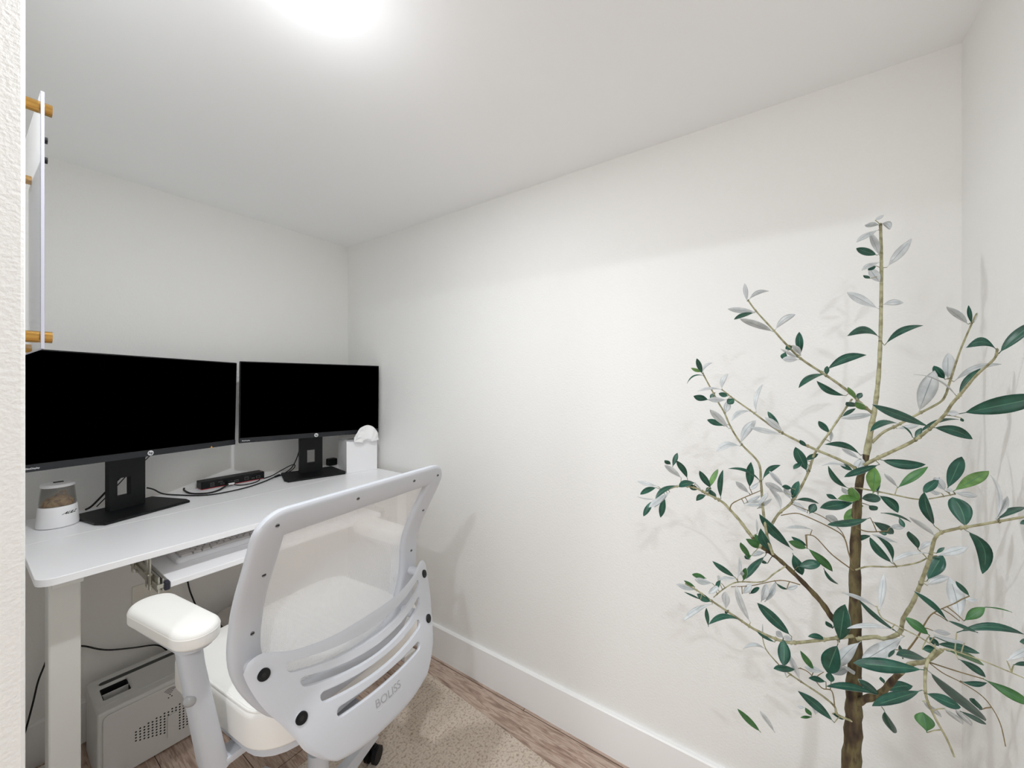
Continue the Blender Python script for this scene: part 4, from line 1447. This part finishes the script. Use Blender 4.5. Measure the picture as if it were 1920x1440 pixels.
 13: [(966,-190,1009,955,-185,1030,943,-174,1045,15.5,'g'),(967,-192,1007,963,-196,1024,970,-208,1025,8.3,'s'),(987,-161,969,964,-138,992,965,-127,1017,15.2,'g'),(987,-161,972,975,-160,1009,962,-136,1022,10.8,'g')],
 14: [(985,-35,968,992,-59,953,1008,-77,923,17.2,'m'),(986,-36,966,969,-20,976,952,-5,985,14.3,'m'),(986,-36,971,977,-23,980,974,-10,988,9.5,'g'),(992,-44,1004,963,-23,1019,941,-1,1014,7.1,'s'),(989,-62,933,997,-69,910,1021,-87,895,7.0,'g')],
 15: [(916,-148,881,896,-117,893,882,-87,878,8.1,'s'),(946,-132,900,926,-110,920,905,-83,928,6.8,'s'),(944,-137,896,957,-142,925,973,-147,952,10.5,'s'),(886,-187,901,879,-172,914,886,-159,920,14.1,'m'),(886,-186,899,882,-191,896,881,-196,891,9.4,'g'),(881,-191,903,888,-206,898,899,-223,891,3.7,'g'),(879,-177,879,879,-184,882,885,-193,883,11.2,'g'),(873,-190,896,880,-216,899,896,-242,889,11.0,'g')],
 16: [(887,-207,930,874,-189,959,878,-168,969,10.1,'g'),(888,-224,936,882,-233,952,890,-246,963,12.7,'m'),(906,-250,957,905,-264,962,912,-279,956,1.5,'m'),(891,-220,933,904,-222,963,914,-215,990,20.1,'s'),(893,-231,974,888,-223,985,890,-216,994,7.3,'g'),(901,-243,968,897,-235,968,897,-228,966,6.3,'s'),(908,-195,900,915,-207,898,922,-218,896,7.7,'s'),(910,-151,851,900,-146,848,894,-141,843,6.0,'g'),(918,-162,835,920,-161,846,922,-159,855,6.0,'g')],
 17: [(865,-232,933,847,-213,944,834,-195,953,5.2,'g'),(870,-212,923,862,-244,957,886,-282,938,11.6,'g'),(866,-219,913,833,-196,928,809,-175,938,10.6,'s'),(867,-201,893,894,-228,883,931,-256,856,12.6,'m'),(860,-211,889,863,-227,885,871,-241,868,10.6,'g'),(833,-250,918,839,-264,930,850,-279,940,8.2,'s'),(839,-258,912,839,-266,917,846,-277,918,4.9,'g'),(839,-275,950,837,-269,949,838,-263,946,8.0,'g')],
 18: [(860,-236,870,845,-255,869,853,-280,856,13.8,'m')],
 19: [(898,-224,837,901,-237,834,906,-252,842,7.4,'g'),(882,-239,811,876,-234,822,870,-230,832,14.2,'g'),(881,-218,800,901,-237,785,923,-256,769,7.2,'g')],
 20: [(965,-24,709,952,-13,741,950,-2,766,12.9,'s'),(957,-2,710,952,1,723,953,5,733,2.4,'s'),(982,-78,640,967,-52,672,950,-20,696,17.2,'g'),(966,-42,647,964,-37,654,962,-32,661,9.3,'m'),(964,-42,646,952,-33,650,941,-24,652,4.6,'m'),(963,-31,660,959,-25,661,957,-20,661,5.8,'s'),(968,-48,651,967,-47,659,970,-46,665,10.4,'s'),(923,40,604,904,59,632,892,78,654,11.3,'m'),(934,17,607,919,29,634,914,41,652,9.9,'s'),(947,33,758,934,51,779,929,71,755,7.2,'s'),(948,39,782,943,38,797,939,38,811,1.9,'s'),(980,-74,657,987,-84,652,996,-93,644,6.9,'g')],
 21: [(983,-73,715,980,-71,726,982,-71,735,13.9,'g'),(964,-18,729,934,1,740,917,19,743,14.1,'g'),(979,-47,729,969,-36,750,960,-24,771,11.7,'m'),(985,-62,730,974,-46,734,972,-31,734,11.7,'s'),(981,-65,714,967,-51,723,959,-37,723,10.4,'g')],
 22: [(910,83,905,892,102,923,889,122,936,12.0,'g'),(912,80,903,907,73,928,906,76,949,8.4,'s'),(910,82,903,899,97,907,894,112,899,7.2,'s'),(880,121,895,861,134,903,844,147,910,13.2,'s'),(891,107,895,875,116,888,868,126,878,12.0,'s'),(883,116,883,883,111,894,885,107,903,8.4,'g'),(887,112,902,885,111,907,884,110,912,5.3,'s'),(919,70,898,913,67,915,909,64,930,10.8,'m'),(921,68,903,913,72,914,907,76,923,9.6,'s')],
 23: [(932,73,865,931,65,878,934,57,889,13.4,'s'),(937,60,867,937,51,876,937,43,885,9.7,'g'),(947,41,852,944,36,873,944,31,892,16.9,'s'),(951,35,852,957,23,871,965,17,892,12.1,'s'),(958,16,894,963,9,883,976,-3,879,4.8,'g'),(963,-2,884,968,-11,889,979,-20,891,9.5,'s')],
 24: [],
 25: [(1015,-88,1020,999,-76,1030,988,-66,1038,14.2,'s'),(1010,-37,1031,1008,-25,1041,1007,-13,1052,11.0,'s'),(1007,-40,1031,1007,-45,1042,1013,-50,1052,14.6,'g')],
 26: [(994,64,1070,980,62,1101,972,60,1131,16.7,'g'),(994,65,1059,974,76,1074,961,87,1088,11.6,'s'),(992,74,1035,1003,59,1044,1025,45,1050,7.8,'s'),(995,67,1038,994,53,1043,1003,39,1046,6.5,'s')],
 27: [(854,-176,861,831,-132,862,833,-90,849,20.8,'g'),(855,-177,862,899,-220,816,954,-264,756,27.2,'g'),(837,-169,838,791,-134,840,771,-104,828,19.6,'g'),(839,-172,834,842,-191,830,849,-211,824,16.1,'g'),(819,-170,788,821,-169,801,829,-168,810,22.6,'m'),(835,-169,823,845,-181,809,856,-193,796,9.8,'s'),(843,-193,818,851,-204,806,865,-217,791,12.3,'s'),(847,-205,820,854,-215,808,869,-227,791,10.5,'s')],
}


# ------------------------------------------------------------------ olive tree
TX, TY = .985, -.10
OT = thing('olive_tree', 'tall artificial olive tree with thin branches in the corner right of the desk', 'plant', (TX, TY, 0))
off = Vector((-TX, -TY, 0))


def leaf(bm, p, rt_, mi_top, mi_bot, flip):
    b0, m0, t0 = Vector(p[0:3]) / 1000, Vector(p[3:6]) / 1000, Vector(p[6:9]) / 1000
    wd = p[9] / 1000
    ax = t0 - b0
    L_ = ax.length
    if L_ < 1e-5:
        return
    ax.normalize()
    face = (Vector((.15, .35, 1.35)) - b0).normalized()     # leaves mostly face the open room
    nrm = (face - ax * face.dot(ax)).normalized()
    nrm = Matrix.Rotation(rt_.uniform(-.35, .35), 3, ax) @ nrm
    side = nrm.cross(ax).normalized()
    if flip:
        nrm_t = -nrm
    else:
        nrm_t = nrm
    N_ = 12
    th = .00035
    up, dn = [], []
    shp = rt_.uniform(.98, 1.25)
    pw = rt_.uniform(.62, .85)
    fold = rt_.uniform(.10, .32) * (1 if not flip else -1)
    for i in range(N_ + 1):
        t = i / N_
        c = b0 * (1 - t) ** 2 + m0 * 2 * t * (1 - t) + t0 * t * t + off
        tt = max(0, (t - .09) / .91)
        hwid = .94 * wd / 2 * (math.sin(PI * tt ** shp) ** pw if 0 < tt < 1 else 0) + .0006 * (1 - t)
        hwid = max(hwid, .0003)
        r1, r2 = [], []
        for s in (-1, -.5, -.055, .055, .5, 1):
            z_ = abs(s) * hwid * fold
            q = c + side * hwid * s + nrm * z_
            r1.append(bm.verts.new(q + nrm_t * th))
            r2.append(bm.verts.new(q - nrm_t * th))
        up.append(r1)
        dn.append(r2)
    for i in range(N_):
        for j in range(5):
            rib = j == 2 and 0 < i < N_ - 2
            f = bm.faces.new((up[i][j], up[i][j + 1], up[i + 1][j + 1], up[i + 1][j]))
            f.material_index = 4 if rib else mi_top
            f.smooth = True
            f = bm.faces.new((dn[i][j], dn[i + 1][j], dn[i + 1][j + 1], dn[i][j + 1]))
            f.material_index = 5 if rib else mi_bot
            f.smooth = True
        for j in (0, 5):
            f = bm.faces.new((up[i][j], up[i + 1][j], dn[i + 1][j], dn[i][j]))
            f.material_index = mi_bot


LM = ['leaf_g', 'leaf_m', 'leaf_l', 'leaf_s', 'leaf_s']
rt_ = random.Random(21)
root = None
for bi, br in enumerate(BRANCHES):
    P = [Vector(q[:3]) / 1000 + off for q in br]
    R_ = [q[3] / 1000 * (1 if bi == 0 else .8) for q in br]
    if bi == 0:        # trunk continues down to the pot
        P = [Vector((.004, .012, .305)), Vector((.0, .006, .45)), Vector((.012, -.004, .56))] + P
        R_ = [.017, .0155, .0145] + R_
    sub = 5
    PP = catmull(P, sub)
    RR = []
    for i in range(len(R_) - 1):
        for j in range(sub):
            RR.append(R_[i] + (R_[i + 1] - R_[i]) * j / sub)
    RR.append(R_[-1])
    # small knots
    RR = [r * (1 + .10 * math.sin(i * 1.9 + bi) * (1 if r > .003 else .6)) for i, r in enumerate(RR)]
    g = nb()
    tube(g, PP, RR, 10)
    # small nodes where the leaves leave the stem
    for p in LEAVES.get(bi, []):
        c = Vector(p[0:3]) / 1000 + off
        near = min(range(len(PP)), key=lambda q: (PP[q] - c).length)
        if .0015 < (PP[near] - c).length < .028:
            tube(g, [PP[near], PP[near] * .5 + c * .5 + Vector((0, 0, .001)), c], [.0009, .0008, .0007], 5)
        if (PP[near] - c).length < .012:
            r_ = min(RR[near] * 1.25, .0036)
            m4 = Matrix.Translation(PP[near]) @ Matrix.Diagonal((r_, r_, r_ * 1.5, 1))
            bmesh.ops.create_icosphere(g, subdivisions=1, radius=1, matrix=m4)
    for f in g.faces:
        cz = f.calc_center_median()
        f.material_index = 0 if (bi == 0 and cz.z < 1.16) else 1
    if bi in (1, 4):
        for f in g.faces:
            cx3 = f.calc_center_median()
            f.material_index = 0 if (cx3 - PP[0]).length < (.16 if bi == 1 else .24) else 1
    thin = R_[0] < .0013
    o = obj('trunk' if bi == 0 else 'branch', g, ['bark', 'twig' if thin and bi not in (15, 17) else 'stem'], OT, True)
    g = nb()
    for p in LEAVES.get(bi, []):
        k_ = p[10]
        flip = k_ == 's'
        top_i = {'g': 0, 'm': 1, 'l': 2, 's': 0}[k_]
        leaf(g, p, rt_, top_i, 3, flip)
    if LEAVES.get(bi):
        me = bpy.data.meshes.new('foliage')
        g.to_mesh(me)
        g.free()
        link('foliage', me, ['leaf_g', 'leaf_m', 'leaf_l', 'leaf_s', 'rib_g', 'rib_s'], o)

g = nb()
lathe(g, [(.105, .0005), (.112, .004), (.140, .27), (.146, .30), (.140, .302), (.132, .296), (.126, .27), (.001, .268)], 48)
obj('pot', g, 'pot', OT, True)
g = nb()
lathe(g, [(.1255, .2705), (.120, .292), (.06, .303), (.001, .306)], 40)
obj('moss', g, 'soil', OT, True)
